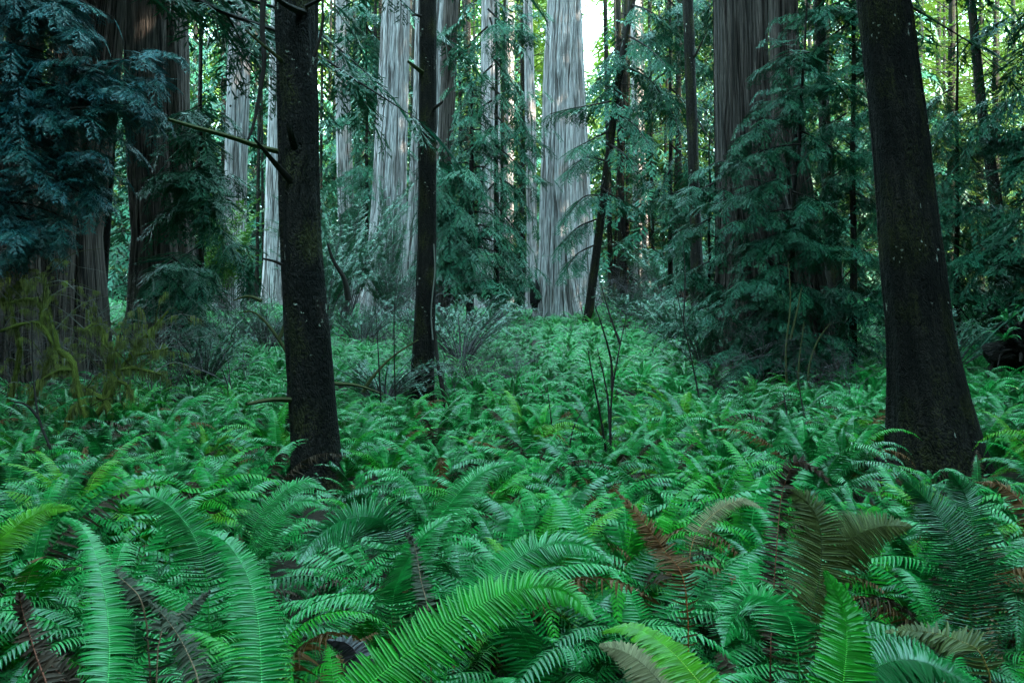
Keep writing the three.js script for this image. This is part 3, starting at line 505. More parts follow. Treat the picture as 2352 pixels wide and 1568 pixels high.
{
  const L = (d) => (rows) => rows.map((r) => r.map(([x, y], k) => [x, y, d + k * 0.12]));
  boughTree('young_conifer', 'conifer reaching in from the left edge with blue-lit feathery sprays', [-190, 900, 10.5], M.needleSkylit, M.spruce, L(10.5)([
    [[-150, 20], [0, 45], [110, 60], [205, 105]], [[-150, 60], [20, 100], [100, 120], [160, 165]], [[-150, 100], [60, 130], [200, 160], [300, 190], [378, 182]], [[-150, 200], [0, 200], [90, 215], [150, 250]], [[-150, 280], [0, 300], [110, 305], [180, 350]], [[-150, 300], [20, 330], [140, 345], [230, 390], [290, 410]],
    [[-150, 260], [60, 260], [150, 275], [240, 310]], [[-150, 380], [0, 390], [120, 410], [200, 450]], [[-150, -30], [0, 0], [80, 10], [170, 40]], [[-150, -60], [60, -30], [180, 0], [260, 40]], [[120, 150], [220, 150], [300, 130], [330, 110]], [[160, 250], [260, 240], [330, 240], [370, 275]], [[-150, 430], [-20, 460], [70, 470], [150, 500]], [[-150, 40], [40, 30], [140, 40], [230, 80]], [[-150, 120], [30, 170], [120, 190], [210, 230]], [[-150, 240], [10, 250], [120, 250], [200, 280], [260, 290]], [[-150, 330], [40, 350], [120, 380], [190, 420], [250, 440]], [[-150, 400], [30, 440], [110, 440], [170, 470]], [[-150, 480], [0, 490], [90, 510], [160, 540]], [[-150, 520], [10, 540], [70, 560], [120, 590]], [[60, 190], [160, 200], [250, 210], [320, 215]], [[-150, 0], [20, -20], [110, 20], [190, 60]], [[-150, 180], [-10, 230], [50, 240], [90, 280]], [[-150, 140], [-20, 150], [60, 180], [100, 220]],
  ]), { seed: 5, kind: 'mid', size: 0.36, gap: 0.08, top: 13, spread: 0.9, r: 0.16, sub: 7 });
  boughTree('young_conifer', 'young conifer with dark green sprays right of the broad grey-brown redwood', [462, 740, 22], M.needle, M.spruce, L(21.5)([
    [[455, 330], [440, 310], [425, 300]], [[460, 350], [480, 380], [500, 440]], [[460, 420], [490, 450], [510, 500]], [[460, 450], [430, 470], [400, 500]], [[460, 500], [500, 530], [550, 590], [560, 620]], [[460, 380], [420, 400], [390, 420]], [[462, 560], [420, 590], [380, 610], [340, 640]], [[462, 600], [430, 640], [400, 690]], [[462, 240], [440, 250], [425, 260]], 
  ]), { seed: 6, size: 0.9, gap: 0.2, top: 9.5, spread: 1.0, r: 0.1, kind: 'mid', sub: 8 });
  boughTree('young_conifer', 'low blue-green conifer sapling at the foot of the broad grey-brown redwood', [390, 800, 18.5], M.needle, M.spruce, L(18)([
    [[395, 600], [360, 620], [330, 650]], [[395, 590], [430, 620], [470, 660]], [[395, 640], [430, 680], [460, 720]], [[395, 650], [350, 690], [320, 720]], [[395, 700], [440, 740], [470, 770]], [[390, 620], [380, 640], [360, 680]],
  ]), { seed: 8, kind: 'mid', size: 0.45, gap: 0.12, top: 2.6, spread: 0.8, r: 0.05, sub: 7 });
  boughTree('hemlock_tree', 'large hemlock with hanging blue-green boughs left of the tall white trunk', [1140, 700, 37], M.needle, M.spruce, L(36)([
    [[1120, 20], [1160, 60], [1210, 120]], [[1120, 60], [1080, 100], [1050, 160]], [[1125, 40], [1150, 120], [1190, 180]], [[1130, 130], [1170, 180], [1215, 250]], [[1130, 150], [1090, 190], [1050, 250]], [[1130, 200], [1180, 250], [1225, 330]], [[1130, 230], [1090, 260], [1045, 330]], [[1135, 260], [1180, 310], [1220, 380]], [[1130, 300], [1080, 340], [1040, 390]], [[1135, 330], [1190, 380], [1230, 440]], [[1130, 360], [1100, 400], [1060, 450]],
    [[1135, 400], [1190, 440], [1230, 520]], [[1135, 420], [1100, 460], [1050, 520]], [[1138, 470], [1180, 520], [1225, 580]], [[1138, 500], [1100, 540], [1060, 600]], [[1138, 550], [1180, 600], [1220, 640]], [[1138, 580], [1110, 620], [1070, 660]], [[1110, -20], [1150, 10], [1220, 50]], [[1110, -10], [1070, 20], [1060, 60]], [[1138, 600], [1170, 640], [1200, 680]],
  ]), { seed: 9, size: 1.0, gap: 0.34, top: 18, spread: 1.6, r: 0.16, kind: 'mid', sub: 4, limb: 0.05, hang: 0.25 });
  boughTree('hemlock_tree', 'hemlock with dark boughs between middle spruce and the red-brown trunk', [1030, 720, 33], M.needle, M.spruce, L(32.5)([
    [[1025, 330], [1010, 360], [1000, 400]], [[1028, 360], [1050, 400], [1070, 450]], [[1028, 420], [1010, 450], [1005, 500]], [[1028, 450], [1060, 490], [1090, 540]], [[1028, 500], [1050, 540], [1080, 600]], [[1028, 540], [1010, 580], [1005, 620]], [[1028, 590], [1060, 620], [1090, 650]],
  ]), { seed: 10, size: 1.1, gap: 0.28, top: 9, spread: 1.8, r: 0.1, kind: 'mid', sub: 7, limb: 0.04, hang: 0.25 });
  boughTree('hemlock_tree', 'hemlock screening the big right redwood with drooping teal sprays', [1800, 900, 16.8], M.needle, M.spruce, L(16.6)([
    [[1850, 200], [1800, 220], [1760, 255]], [[1850, 260], [1790, 270], [1720, 310], [1690, 350]], [[1840, 330], [1770, 340], [1700, 370], [1650, 400]], [[1840, 300], [1900, 330], [1960, 380]], [[1830, 400], [1760, 420], [1700, 450], [1640, 470]], [[1820, 440], [1880, 460], [1940, 510]], [[1820, 480], [1750, 490], [1690, 520]], [[1810, 520], [1760, 550], [1720, 590]], [[1820, 540], [1870, 560], [1920, 600]], [[1810, 600], [1760, 620], [1710, 660]], [[1800, 640], [1850, 660], [1890, 700]], [[1800, 680], [1760, 710], [1730, 760]], [[1860, 160], [1920, 190], [1960, 240]], [[1860, 120], [1810, 130], [1780, 170]], [[1810, 640], [1780, 680], [1770, 720]], [[1830, 480], [1790, 530], [1770, 560]], [[1810, 720], [1760, 760], [1700, 800]], [[1810, 760], [1850, 800], [1890, 830]], [[1800, 780], [1760, 820], [1740, 860]], [[1720, 600], [1680, 690], [1660, 760]], [[1800, 700], [1830, 750], [1850, 790]], [[1750, 700], [1700, 760], [1680, 820]],
  ]), { seed: 12, kind: 'mid', size: 0.4, gap: 0.105, top: 9, lean: 0.5, spread: 1.2, r: 0.07, sub: 9 });
  boughTree('hemlock_tree', 'bright teal hemlock sapling left of the big right redwood', [1630, 840, 19], M.needle, M.spruce, L(18.6)([
    [[1640, 420], [1600, 440], [1560, 470]], [[1640, 440], [1680, 430], [1720, 440]], [[1635, 500], [1600, 520], [1570, 560]], [[1635, 540], [1670, 560], [1700, 590]], [[1630, 600], [1590, 620], [1560, 660]], [[1630, 640], [1660, 660], [1690, 700]], [[1630, 700], [1590, 720], [1570, 760]], [[1630, 380], [1660, 370], [1700, 380]],
  ]), { seed: 13, kind: 'mid', size: 0.42, gap: 0.115, top: 6, spread: 1.2, r: 0.05, sub: 8 });
  boughTree('hemlock_tree', 'dark hemlock filling the space between right redwood and near right trunk', [1960, 820, 18], M.needle, M.spruce, L(18)([
    [[1940, 60], [1900, 90], [1850, 130]], [[1950, 100], [1990, 130], [2020, 170]], [[1940, 160], [1890, 190], [1850, 240]], [[1950, 220], [2000, 250], [2030, 300]], [[1945, 260], [1900, 290], [1860, 330]], [[1950, 330], [1990, 350], [2030, 400]], [[1950, 380], [1910, 410], [1880, 460]], [[1955, 440], [2000, 460], [2050, 510]], [[1955, 500], [1920, 530], [1890, 570]], [[1955, 560], [2000, 590], [2040, 630]], [[1955, 620], [1920, 660], [1900, 700]], [[1960, 680], [2000, 700], [2040, 740]], [[1960, 720], [1930, 760], [1910, 800]], [[1940, 10], [1980, 30], [2010, 60]], [[1940, 0], [1890, 20], [1840, 50]], [[1960, 640], [2010, 670], [2050, 690]],
  ]), { seed: 14, kind: 'mid', size: 0.5, gap: 0.14, top: 11.5, spread: 1.6, r: 0.09, sub: 8 });
  boughTree('hemlock_tree', 'hemlock with teal boughs behind the near right trunk on its right', [2200, 860, 20], M.needle, M.spruce, L(20)([
    [[2190, 200], [2150, 230], [2120, 270]], [[2190, 260], [2160, 300], [2150, 350]], [[2195, 330], [2230, 360], [2270, 420]], [[2195, 400], [2160, 430], [2150, 480]], [[2195, 440], [2240, 480], [2290, 540]], [[2195, 510], [2170, 550], [2160, 600]], [[2198, 560], [2250, 590], [2300, 640]], [[2198, 620], [2180, 660], [2170, 710]], [[2198, 650], [2250, 680], [2310, 720]], [[2200, 700], [2230, 740], [2260, 790]], [[2195, 300], [2260, 300], [2330, 330]], [[2300, 560], [2330, 580], [2370, 620]], [[2200, 480], [2280, 470], [2350, 500]],
  ]), { seed: 15, kind: 'mid', size: 0.65, gap: 0.18, top: 9, spread: 1.7, r: 0.08, sub: 8 });
  boughTree('hemlock_tree', 'dense dark green hemlock against the right edge, above the dark root ball', [2440, 860, 19], M.needle, M.spruce, L(19)([
    [[2440, 60], [2380, 100], [2320, 170]], [[2440, 140], [2370, 180], [2310, 240]], [[2440, 230], [2380, 260], [2330, 330]], [[2440, 320], [2370, 340], [2320, 400]], [[2440, 400], [2380, 430], [2330, 490]], [[2440, 470], [2370, 510], [2320, 560]], [[2440, 540], [2380, 580], [2340, 640]], [[2440, 620], [2380, 660], [2330, 700]], [[2440, 0], [2380, 20], [2330, 60]],
  ]), { seed: 16, size: 1.0, gap: 0.25, top: 12, spread: 1.7, r: 0.12, sub: 5, kind: 'mid' });
  boughTree('hemlock_tree', 'blue-green hemlock between the pale grey trunk and the large pale redwood', [842, 720, 41], M.needle, M.spruce, L(41)([
    [[842, 20], [820, 50], [810, 90]], [[842, 60], [860, 90], [868, 130]], [[842, 120], [820, 150], [812, 190]], [[842, 170], [858, 200], [868, 240]], [[842, 230], [820, 260], [812, 310]], [[842, 290], [856, 330], [862, 370]], [[842, 350], [818, 380], [810, 420]], [[842, 410], [850, 450], [856, 480]], [[842, 450], [815, 480], [800, 530]], [[842, 0], [815, 15], [805, 40]],
  ]), { seed: 17, size: 1.3, gap: 0.35, top: 18, spread: 1.8, r: 0.14, kind: 'mid', sub: 5, limb: 0.05, hang: 0.2 });
  boughTree('hemlock_tree', 'tall dark hemlock with boughs over the dark straight trunk left of the right redwood', [1540, 720, 38], M.needle, M.spruce, L(37)([
    [[1535, 0], [1570, 30], [1620, 70]], [[1535, 40], [1500, 70], [1470, 110]], [[1535, 90], [1570, 120], [1610, 160]], [[1538, 160], [1500, 190], [1480, 230]], [[1538, 200], [1580, 240], [1630, 290]], [[1540, 330], [1570, 360], [1620, 410]], [[1540, 390], [1520, 430], [1500, 470]], [[1540, 440], [1580, 480], [1620, 530]], [[1540, 520], [1580, 560], [1620, 610]], [[1535, -30], [1580, -10], [1650, 20]],
  ]), { seed: 18, size: 1.3, gap: 0.34, top: 20, spread: 2.2, r: 0.14, kind: 'mid', sub: 4, limb: 0.05, hang: 0.25 });
}
// ------------------------------------------------------------------ the wood behind
const MARKS = [[-60, 'the left edge'], [230, 'the leaning redwood'], [365, 'the broad grey-brown redwood'], [545, 'the brown redwood with knots'], [690, 'the near black trunk'], [900, 'the large pale redwood'], [985, 'the middle dark spruce'], [1280, 'the tall white trunk'], [1400, 'the leaning spruce'], [1590, 'the dark straight trunk'], [1710, 'the big right redwood'], [2080, 'the near right trunk'], [2270, 'the slender leaning trunk'], [2410, 'the right edge']];
const between = (px) => { let k = 0; while (k < MARKS.length - 2 && px > MARKS[k + 1][0]) k++; return 'between ' + MARKS[k][1] + ' and ' + MARKS[k + 1][1]; };
const ORD = ['leftmost', 'second from left', 'third from left', 'fourth from left', 'fifth from left', 'sixth from left', 'seventh from left', 'eighth from left', 'ninth from left', 'tenth from left', ...['eleventh', 'twelfth', 'thirteenth', 'fourteenth', 'fifteenth', 'sixteenth', 'seventeenth', 'eighteenth', 'nineteenth', 'twentieth', 'twenty-first', 'twenty-second', 'twenty-third', 'twenty-fourth', 'twenty-fifth', 'twenty-sixth', 'twenty-seventh', 'twenty-eighth', 'twenty-ninth', 'thirtieth', 'thirty-first', 'thirty-second', 'thirty-third', 'thirty-fourth'].map((s) => s + ' from left')];

{
  const rng = rngOf(2024), spots = [];
  for (let tries = 0; tries < 4000 && spots.length < 150; tries++) {
    const d = mix(50, 105, Math.pow(rng(), 0.8)), px = rng.r(-120, 2470), x = (px - PW / 2) / F * d;
    if (px > 1305 && px < 1400) continue;                        // the bright gap
    if (spots.some((s) => Math.hypot(s.x - x, s.d - d) < 3.4)) continue;
    spots.push({ x, d, px, k: rng() });
  }
  const where = between;
  const where0 = (px) => px < 650 ? 'left of the near black trunk' : px < 1240 ? 'between the near black trunk and the tall white trunk' : px < 1650 ? 'between the tall white trunk and the big right redwood' : 'right of the big right redwood';
  for (const s of spots) {
    const h = rng.r(20, 34), pine = s.k < 0.66;
    const t = tree({ name: pine ? 'conifer_tree' : 'broadleaf_tree', label: (pine ? 'far green conifer, ' : 'far light green leafy tree, ') + where(s.px), group: (pine ? 'far conifers ' : 'far leafy trees ') + where(s.px), rows: [[s.px, 0, rng.r(7, 15) * 60 / s.d], [s.px + rng.s() * 16, 500, rng.r(10, 18) * 60 / s.d]], d: s.d, mat: M.spruce, seg: 12, n: 8, top: h, deep: 0.05, flare: 0.1 });
    const y0 = ground(s.x, -s.d) + rng.r(0.3, 5);
    if (pine) crown(t, { seed: 3000 + Math.round(s.x * 97), kind: 'far', mat: M.needle, y0, y1: h, n: 44, len: 4.4, size: 2.2, gap: 0.8, taper: 1, droop: 0.6, limbR: 0.04, reject: inGap });
    else crown(t, { seed: 3000 + Math.round(s.x * 97), kind: 'leafy', mat: M.broadleafSunlit, y0: y0 - 1, y1: h * 0.85, n: 60, len: 4.6, size: 1.6, gap: 0.55, rise: 0.5, droop: 0.35, limbR: 0.04, reject: inGap });
  }
  // unseen conifers added beside and behind the view to block sky and sun
  const side = rngOf(99);
  const shade = (x, z, h, len, y0, size = 4) => { const t = tree({ name: 'conifer_tree', label: 'tall conifer added out of view to shade the scene', group: 'added shade conifers out of view', rows: [[PW / 2 + x / 10 * F, 0, 90], [PW / 2 + x / 10 * F, 600, 100]], d: 10, mat: M.brown, seg: 12, n: 8, top: h, deep: 0.05 }); t.g.position.z += z + 10; t.curve = ((c) => (y) => { const q = c(y); q.p.z += z + 10; return q; })(t.curve); crown(t, { seed: 5000 + Math.round(x * 31 + z), kind: 'far', mat: M.needle, y0, y1: h, n: size < 3 ? 130 : 80, len, size, gap: size * 0.28, taper: 1, droop: 0.45, limbR: 0.05 }); };
  for (let z = 24; z > -41; z -= 5.5) { const x = Math.max(13, 0.66 * -z + 7) + side.r(0, 3); shade(x, z + side.s() * 1.5, 46, 5, 3); shade(x + 7, z + side.s() * 1.5 - 2, 58, 5.5, 6); shade(x + 14, z + 1, 68, 6, 10); shade(x + 4, z + 2.7, 40, 4.5, 2); shade(x + 10.5, z + 2.7, 66, 5.5, 8); }
  for (let z = 4; z > -34; z -= 5) { const x = -Math.max(9.5, 0.66 * -z + 6.5) - side.r(0, 1.5); shade(x, z + side.s() * 2, 34, 4.5, 2, 2); shade(x - 7, z, 40, 5, 5); }
  for (let x = -26; x <= 26; x += 5) shade(x + side.s() * 2, 9 + side.r(0, 3), 19, 4.5, 0.8);
  for (const [x, z] of [[-6, 5], [-9, 3], [-12, 7], [-8, 9], [6, 5], [9, 2], [12, 6], [8, 9]]) shade(x, z, 19, 4, 1);
  // slim dark stems standing in the light, right of the white trunk
  for (const [px, w, lean] of [[1402, 12, -4], [1424, 13, 5], [1440, 9, 2], [1412, 6, 8], [1500, 8, -3], [1524, 7, 4], [1548, 9, 6], [590, 8, 3], [604, 6, -2], [735, 7, 2], [1060, 8, -2], [1150, 8, 3]])
    tree({ name: 'slender_tree', label: px > 1300 ? 'slim dark stem against the light between white trunk and right redwood' : px < 700 ? 'slim dark stem in the light left of the near black trunk' : 'slim dark stem in the shade behind the pale trunks', group: px > 1300 ? 'slim stems in the light right of the white trunk' : px < 700 ? 'slim stems left of the near black trunk' : 'slim stems behind the pale trunks', rows: [[px + lean * 3, 0, w * 0.8], [px + lean, 380, w], [px, 600, w]], d: 52 + (px % 7), mat: M.spruce, seg: 8, n: 8, top: 22, deep: 0.02, flare: 0.1 });
  // the far edge of the wood, one mass, sunlight put into its leaf colour
  const sp = new Sprays('far'), o = new THREE.Group();
  for (let k = 0; k < 30000; k++) {
    const d = rng.r(106, 150), px = rng.r(-200, 2550), x = (px - PW / 2) / F * d, p = V(x, ground(x, -d) + Math.pow(rng(), 0.9) * (px > 1900 ? 62 : 54), -d);
    if (inGap(p)) continue;
    const a = rng() * 6.28; sp.add(p, V(Math.cos(a), -0.3, Math.sin(a)), V(rng.s() * 0.6, 1, rng.s() * 0.6), rng.r(2.6, 5.2), rng);
  }
  const m = new THREE.InstancedMesh(SP.far[0], M.broadleafSunlit, sp.n); [...sp.m[0], ...sp.m[1]].forEach((q, k) => { m.setMatrixAt(k, q); m.setColorAt(k, [...sp.c[0], ...sp.c[1]][k]); });
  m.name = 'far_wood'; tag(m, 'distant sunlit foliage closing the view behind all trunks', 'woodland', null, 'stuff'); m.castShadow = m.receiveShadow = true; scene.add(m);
}

// ------------------------------------------------------------------ shrubs, bare thickets, mossy bush
function shrub(label, px, py, d, o) {
  const p = at(px, py, d); p.y = ground(p.x, p.z) - 0.05;
  const g = thing(o.name ?? 'leafy_shrub', label, 'shrub', p, o.group), rng = rngOf(o.seed ?? px), sp = new Sprays(o.kind ?? 'leafy'), mb = new MB(), y = at(px, py, d).y - p.y;
  for (let k = 0; k < (o.n ?? 16); k++) {
    const a = rng() * 6.28, R = o.w * rng.r(0.3, 1), H = y * rng.r(0.55, 1.05), c = spline([V(rng.s() * 0.1, 0, rng.s() * 0.1), V(Math.cos(a) * R * 0.35, H * 0.55, Math.sin(a) * R * 0.35), V(Math.cos(a) * R * 0.8, H * 0.9, Math.sin(a) * R * 0.8), V(Math.cos(a) * R, H, Math.sin(a) * R)], 8);
    mb.tube(c, c.map((_, j) => 0.014 * (1.15 - j / 8)), 4);
    sp.along(c.map((q) => q.clone().add(p)), o.size, o.gap, rng, { from: o.from ?? 0.35, hang: -0.2 });
  }
  part('stems', mb.geo(), o.bark ?? M.twig, g); sp.build('foliage', o.mat ?? M.shrubLeaf, g);
}
shrub('blue-green leafy shrub right of the near black trunk, before the pale grey trunk', 795, 430, 36, { w: 3.2, n: 60, size: 0.7, gap: 0.3, seed: 1 });
shrub('pale leafy shrub against the foot of the large pale redwood', 900, 590, 36, { w: 2.4, n: 50, size: 0.6, gap: 0.26, seed: 2 });
shrub('blue leafy shrub climbing the middle of the large pale redwood', 896, 430, 38.2, { w: 0.9, n: 26, size: 0.6, gap: 0.3, seed: 3, from: 0.6 });
shrub('leafy shrub behind the near black trunk, its leaves on both sides', 745, 520, 30, { w: 2.2, n: 44, size: 0.6, gap: 0.25, seed: 4 });
shrub('teal shrub at the right of the fern slope, below the big right redwood', 1560, 680, 26, { w: 2.6, n: 60, size: 0.5, gap: 0.22, seed: 5 });
shrub('light green bush in the light right of the leaning spruce', 1530, 560, 44, { w: 3.0, n: 40, size: 0.8, gap: 0.34, seed: 6, mat: M.shrubLeaf });
shrub('green bush at the foot of the slender leaning trunk on the right', 2270, 560, 24, { w: 2.2, n: 34, size: 0.6, gap: 0.25, seed: 7, mat: M.shrubLeaf });
shrub('dark leafy bush low behind the near right trunk', 2180, 720, 18, { w: 1.5, n: 30, size: 0.45, gap: 0.2, seed: 8 });
shrub('bright yellow-green bush glowing between the two left redwoods', 505, 480, 34, { w: 1.6, n: 26, size: 0.8, gap: 0.34, seed: 9, mat: M.broad, kind: 'broad' });
shrub('small dark shrub in the ferns left of the middle dark spruce', 880, 830, 15.5, { w: 1.5, n: 44, size: 0.3, gap: 0.13, seed: 10 });
shrub('dark shrub with small leaves right of the middle dark spruce', 1060, 700, 20, { w: 2.0, n: 44, size: 0.35, gap: 0.16, seed: 11, from: 0.5 });
shrub('green shrub in front of the ridged grey trunk at centre', 1150, 600, 40, { w: 2.4, n: 34, size: 0.7, gap: 0.3, seed: 12, mat: M.shrubLeaf });

shrub('grey-green shrub at the top of the ferns just left of the near black trunk', 610, 690, 26, { w: 2.0, n: 44, size: 0.4, gap: 0.2, seed: 21 });
shrub('low dark shrub at the top of the ferns between black trunk and large pale redwood', 830, 690, 27, { w: 2.2, n: 46, size: 0.4, gap: 0.2, seed: 22 });
shrub('grey-green shrub before the trunks, right above the purplish brush', 1030, 680, 25, { w: 1.8, n: 40, size: 0.4, gap: 0.2, seed: 23, from: 0.45 });
shrub('grey-green shrub at the top of the fern slope right of the leaning spruce', 1450, 660, 36, { w: 2.4, n: 46, size: 0.5, gap: 0.24, seed: 24 });
shrub('dark shrub at the left foot of the big right redwood', 1620, 740, 19, { w: 1.4, n: 40, size: 0.35, gap: 0.16, seed: 25 });
shrub('dim shrub among the ferns below the broad grey-brown redwood', 470, 760, 17.5, { w: 1.6, n: 44, size: 0.35, gap: 0.16, seed: 26 });

function thicket(label, px, py, d, w, o = {}) {                 // bare twiggy bush: stems that fork again and again
  const p = at(px, py, d); const H = p.y - (p.y = ground(p.x, p.z) - 0.05);
  const g = thing('bare_thicket', label, 'shrub', p, o.group), rng = rngOf(o.seed ?? px), mb = new MB();
  const grow = (a, dir, len, r, deep) => {
    const m = a.clone().addScaledVector(dir, len * 0.5).add(V(rng.s(), rng.s(), rng.s()).multiplyScalar(len * 0.12)), e = a.clone().addScaledVector(dir, len).add(V(rng.s(), rng.s() * 0.6 - (o.arch ?? 0.1), rng.s()).multiplyScalar(len * 0.25));
    mb.tube([a, m, e], [r, r * 0.8, r * 0.6], 3);
    if (deep > 0) for (let k = 0, n = 2 + rng.i(2); k < n; k++) grow(rng() < 0.5 ? m : e, dir.clone().add(V(rng.s(), rng.s() * 0.8 - 0.05, rng.s()).multiplyScalar(1.35)).normalize(), len * rng.r(0.55, 0.85), r * 0.62, deep - 1);
  };
  for (let k = 0; k < (o.n ?? 12); k++) { const a = rng() * 6.28, s = w * rng() * 0.7; grow(V(Math.cos(a) * s, 0, Math.sin(a) * s), V(rng.s() * 0.7, 1, rng.s() * 0.7).normalize(), H * rng.r(0.3, 0.5), (o.r ?? 0.014) * 1.15, o.deep ?? 4); }
  part('stems', mb.geo(), o.mat ?? M.twig, g);
}
thicket('grey bare thicket at the foot of the brown redwood with knots', 520, 620, 26, 2.6, { n: 28, r: 0.012 });
thicket('grey bare thicket just left of the near black trunk', 600, 640, 24, 1.6, { n: 14 });
thicket('purplish bare brush low right of the middle dark spruce', 1075, 745, 17, 2.2, { n: 44, deep: 4, r: 0.008 });
thicket('purplish bare brush higher on the slope left of the white trunk', 1120, 690, 26, 2.8, { n: 30, r: 0.011 });
thicket('grey-violet brush at the slope top right of the leaning spruce', 1450, 600, 38, 3.6, { n: 34, r: 0.016 });
thicket('grey-violet brush right of the slope below the dark straight trunk', 1535, 640, 30, 2.8, { n: 28, r: 0.013 });
thicket('brown bare brush between near black trunk and middle spruce', 860, 660, 24, 2.6, { n: 26, r: 0.012 });
thicket('bare twigs before the large pale redwood', 930, 600, 30, 2.0, { n: 14 });
thicket('pale bare twigs before the black left redwoods', 300, 600, 14, 1.4, { n: 9, mat: M.twigPale, r: 0.011 });
thicket('thin bare twigs at the left edge above the mossy bush', 60, 560, 12.5, 1.2, { n: 7, r: 0.01 });
thicket('tangle of thin twigs under the hemlock before the big right redwood', 1760, 700, 15.6, 1.6, { n: 9, r: 0.007 });
thicket('reddish bare twigs at the foot of the big right redwood', 1660, 820, 14.5, 0.9, { n: 8, r: 0.009, mat: M.twigDark });
thicket('dim bare twigs left of the near right trunk', 1960, 740, 14.5, 1.2, { n: 10, r: 0.01 });
thicket('bare twigs hanging over the ferns below the broad grey-brown redwood', 440, 700, 16, 1.6, { n: 12, r: 0.012 });

function sapling(label, list, r, mat) {                          // bare whips through photo points
  const p = at(...list[0][0]); p.y = ground(p.x, p.z) - 0.1;
  const g = thing('bare_sapling', label, 'sapling', p);
  for (const pts of list) { const c = spline(pts.map((q) => at(...q).sub(p)), 12), mb = new MB(); mb.tube(c, c.map((_, k) => r * (1.1 - 0.75 * k / 12)), 5); part('stem', mb.geo(), mat, g); }
}
sapling('bare forked sapling rising from the ferns right of centre', [[[1405, 1110, 8.6], [1402, 1000, 8.6], [1406, 900, 8.6], [1425, 790, 8.7], [1440, 720, 8.8]], [[1406, 900, 8.6], [1404, 830, 8.6], [1380, 740, 8.5], [1366, 700, 8.5]], [[1425, 790, 8.7], [1400, 720, 8.8], [1380, 650, 8.9]], [[1398, 1080, 8.6], [1380, 960, 8.5], [1360, 860, 8.4], [1350, 800, 8.4]], [[1402, 1000, 8.6], [1394, 900, 8.7], [1372, 800, 8.8]]], 0.014, M.twigDark);
sapling('thin bare stem bent over the ferns near the sapling at centre', [[[1306, 1040, 9.5], [1318, 980, 9.5], [1340, 940, 9.6], [1366, 910, 9.6]], [[1270, 1000, 10], [1262, 930, 10], [1256, 880, 10.1]]], 0.01, M.twigDark);
sapling('dark bent stem rising before the foot of the big right redwood', [[[1880, 1080, 9.4], [1860, 1010, 9.6], [1845, 940, 9.8], [1830, 850, 10]], [[1840, 1090, 9.2], [1815, 990, 9.4], [1800, 900, 9.6]]], 0.018, M.twigDark);
sapling('thin dark stem leaning left of the near black trunk in the ferns', [[[138, 1100, 8], [115, 1030, 8.1], [88, 960, 8.2], [75, 850, 8.3], [72, 740, 8.4]], [[88, 960, 8.2], [60, 930, 8.2], [20, 920, 8.2]]], 0.016, M.twigDark);
sapling('tall bare whip left of the big right redwood', [[[1618, 980, 14], [1596, 860, 14], [1570, 740, 14], [1552, 660, 14]], [[1570, 740, 14], [1574, 640, 14.2], [1570, 560, 14.4]]], 0.016, M.twigDark);
sapling('pale crooked stems under the hemlock before the big right redwood', [[[1808, 900, 15.4], [1806, 800, 15.4], [1816, 700, 15.5], [1812, 600, 15.6]], [[1816, 780, 15.4], [1830, 720, 15.4], [1842, 660, 15.5]], [[1834, 920, 15.2], [1836, 830, 15.2], [1848, 740, 15.3]], [[1862, 920, 15.2], [1858, 850, 15.2], [1880, 780, 15.3], [1910, 740, 15.4]]], 0.024, M.twigMoss);
sapling('thin upright stems between near black trunk and middle spruce', [[[875, 930, 12], [870, 840, 12], [866, 760, 12.1], [862, 700, 12.2]], [[908, 920, 12.5], [905, 800, 12.5], [906, 680, 12.6]]], 0.012, M.twigDark);
sapling('fallen mossy bough slanting up through the ferns left of the middle spruce', [[[832, 900, 13], [860, 860, 13], [900, 820, 13.1], [960, 780, 13.2]], [[760, 880, 12], [820, 885, 12.2], [880, 905, 12.4]]], 0.03, M.twigMoss);
sapling('dark trunk leaning in the hedge right of the near black trunk', [[[800, 690, 24], [790, 640, 24], [766, 600, 24], [752, 560, 24]]], 0.09, M.twigDark);
sapling('mossy crooked limb arching over the ferns left of the near black trunk', [[[672, 830, 15], [640, 780, 15], [610, 740, 15], [580, 716, 15], [550, 718, 15]], [[640, 780, 15], [655, 740, 15], [660, 700, 15]], [[600, 690, 15], [570, 680, 15], [535, 690, 15]]], 0.035, M.twigMoss);

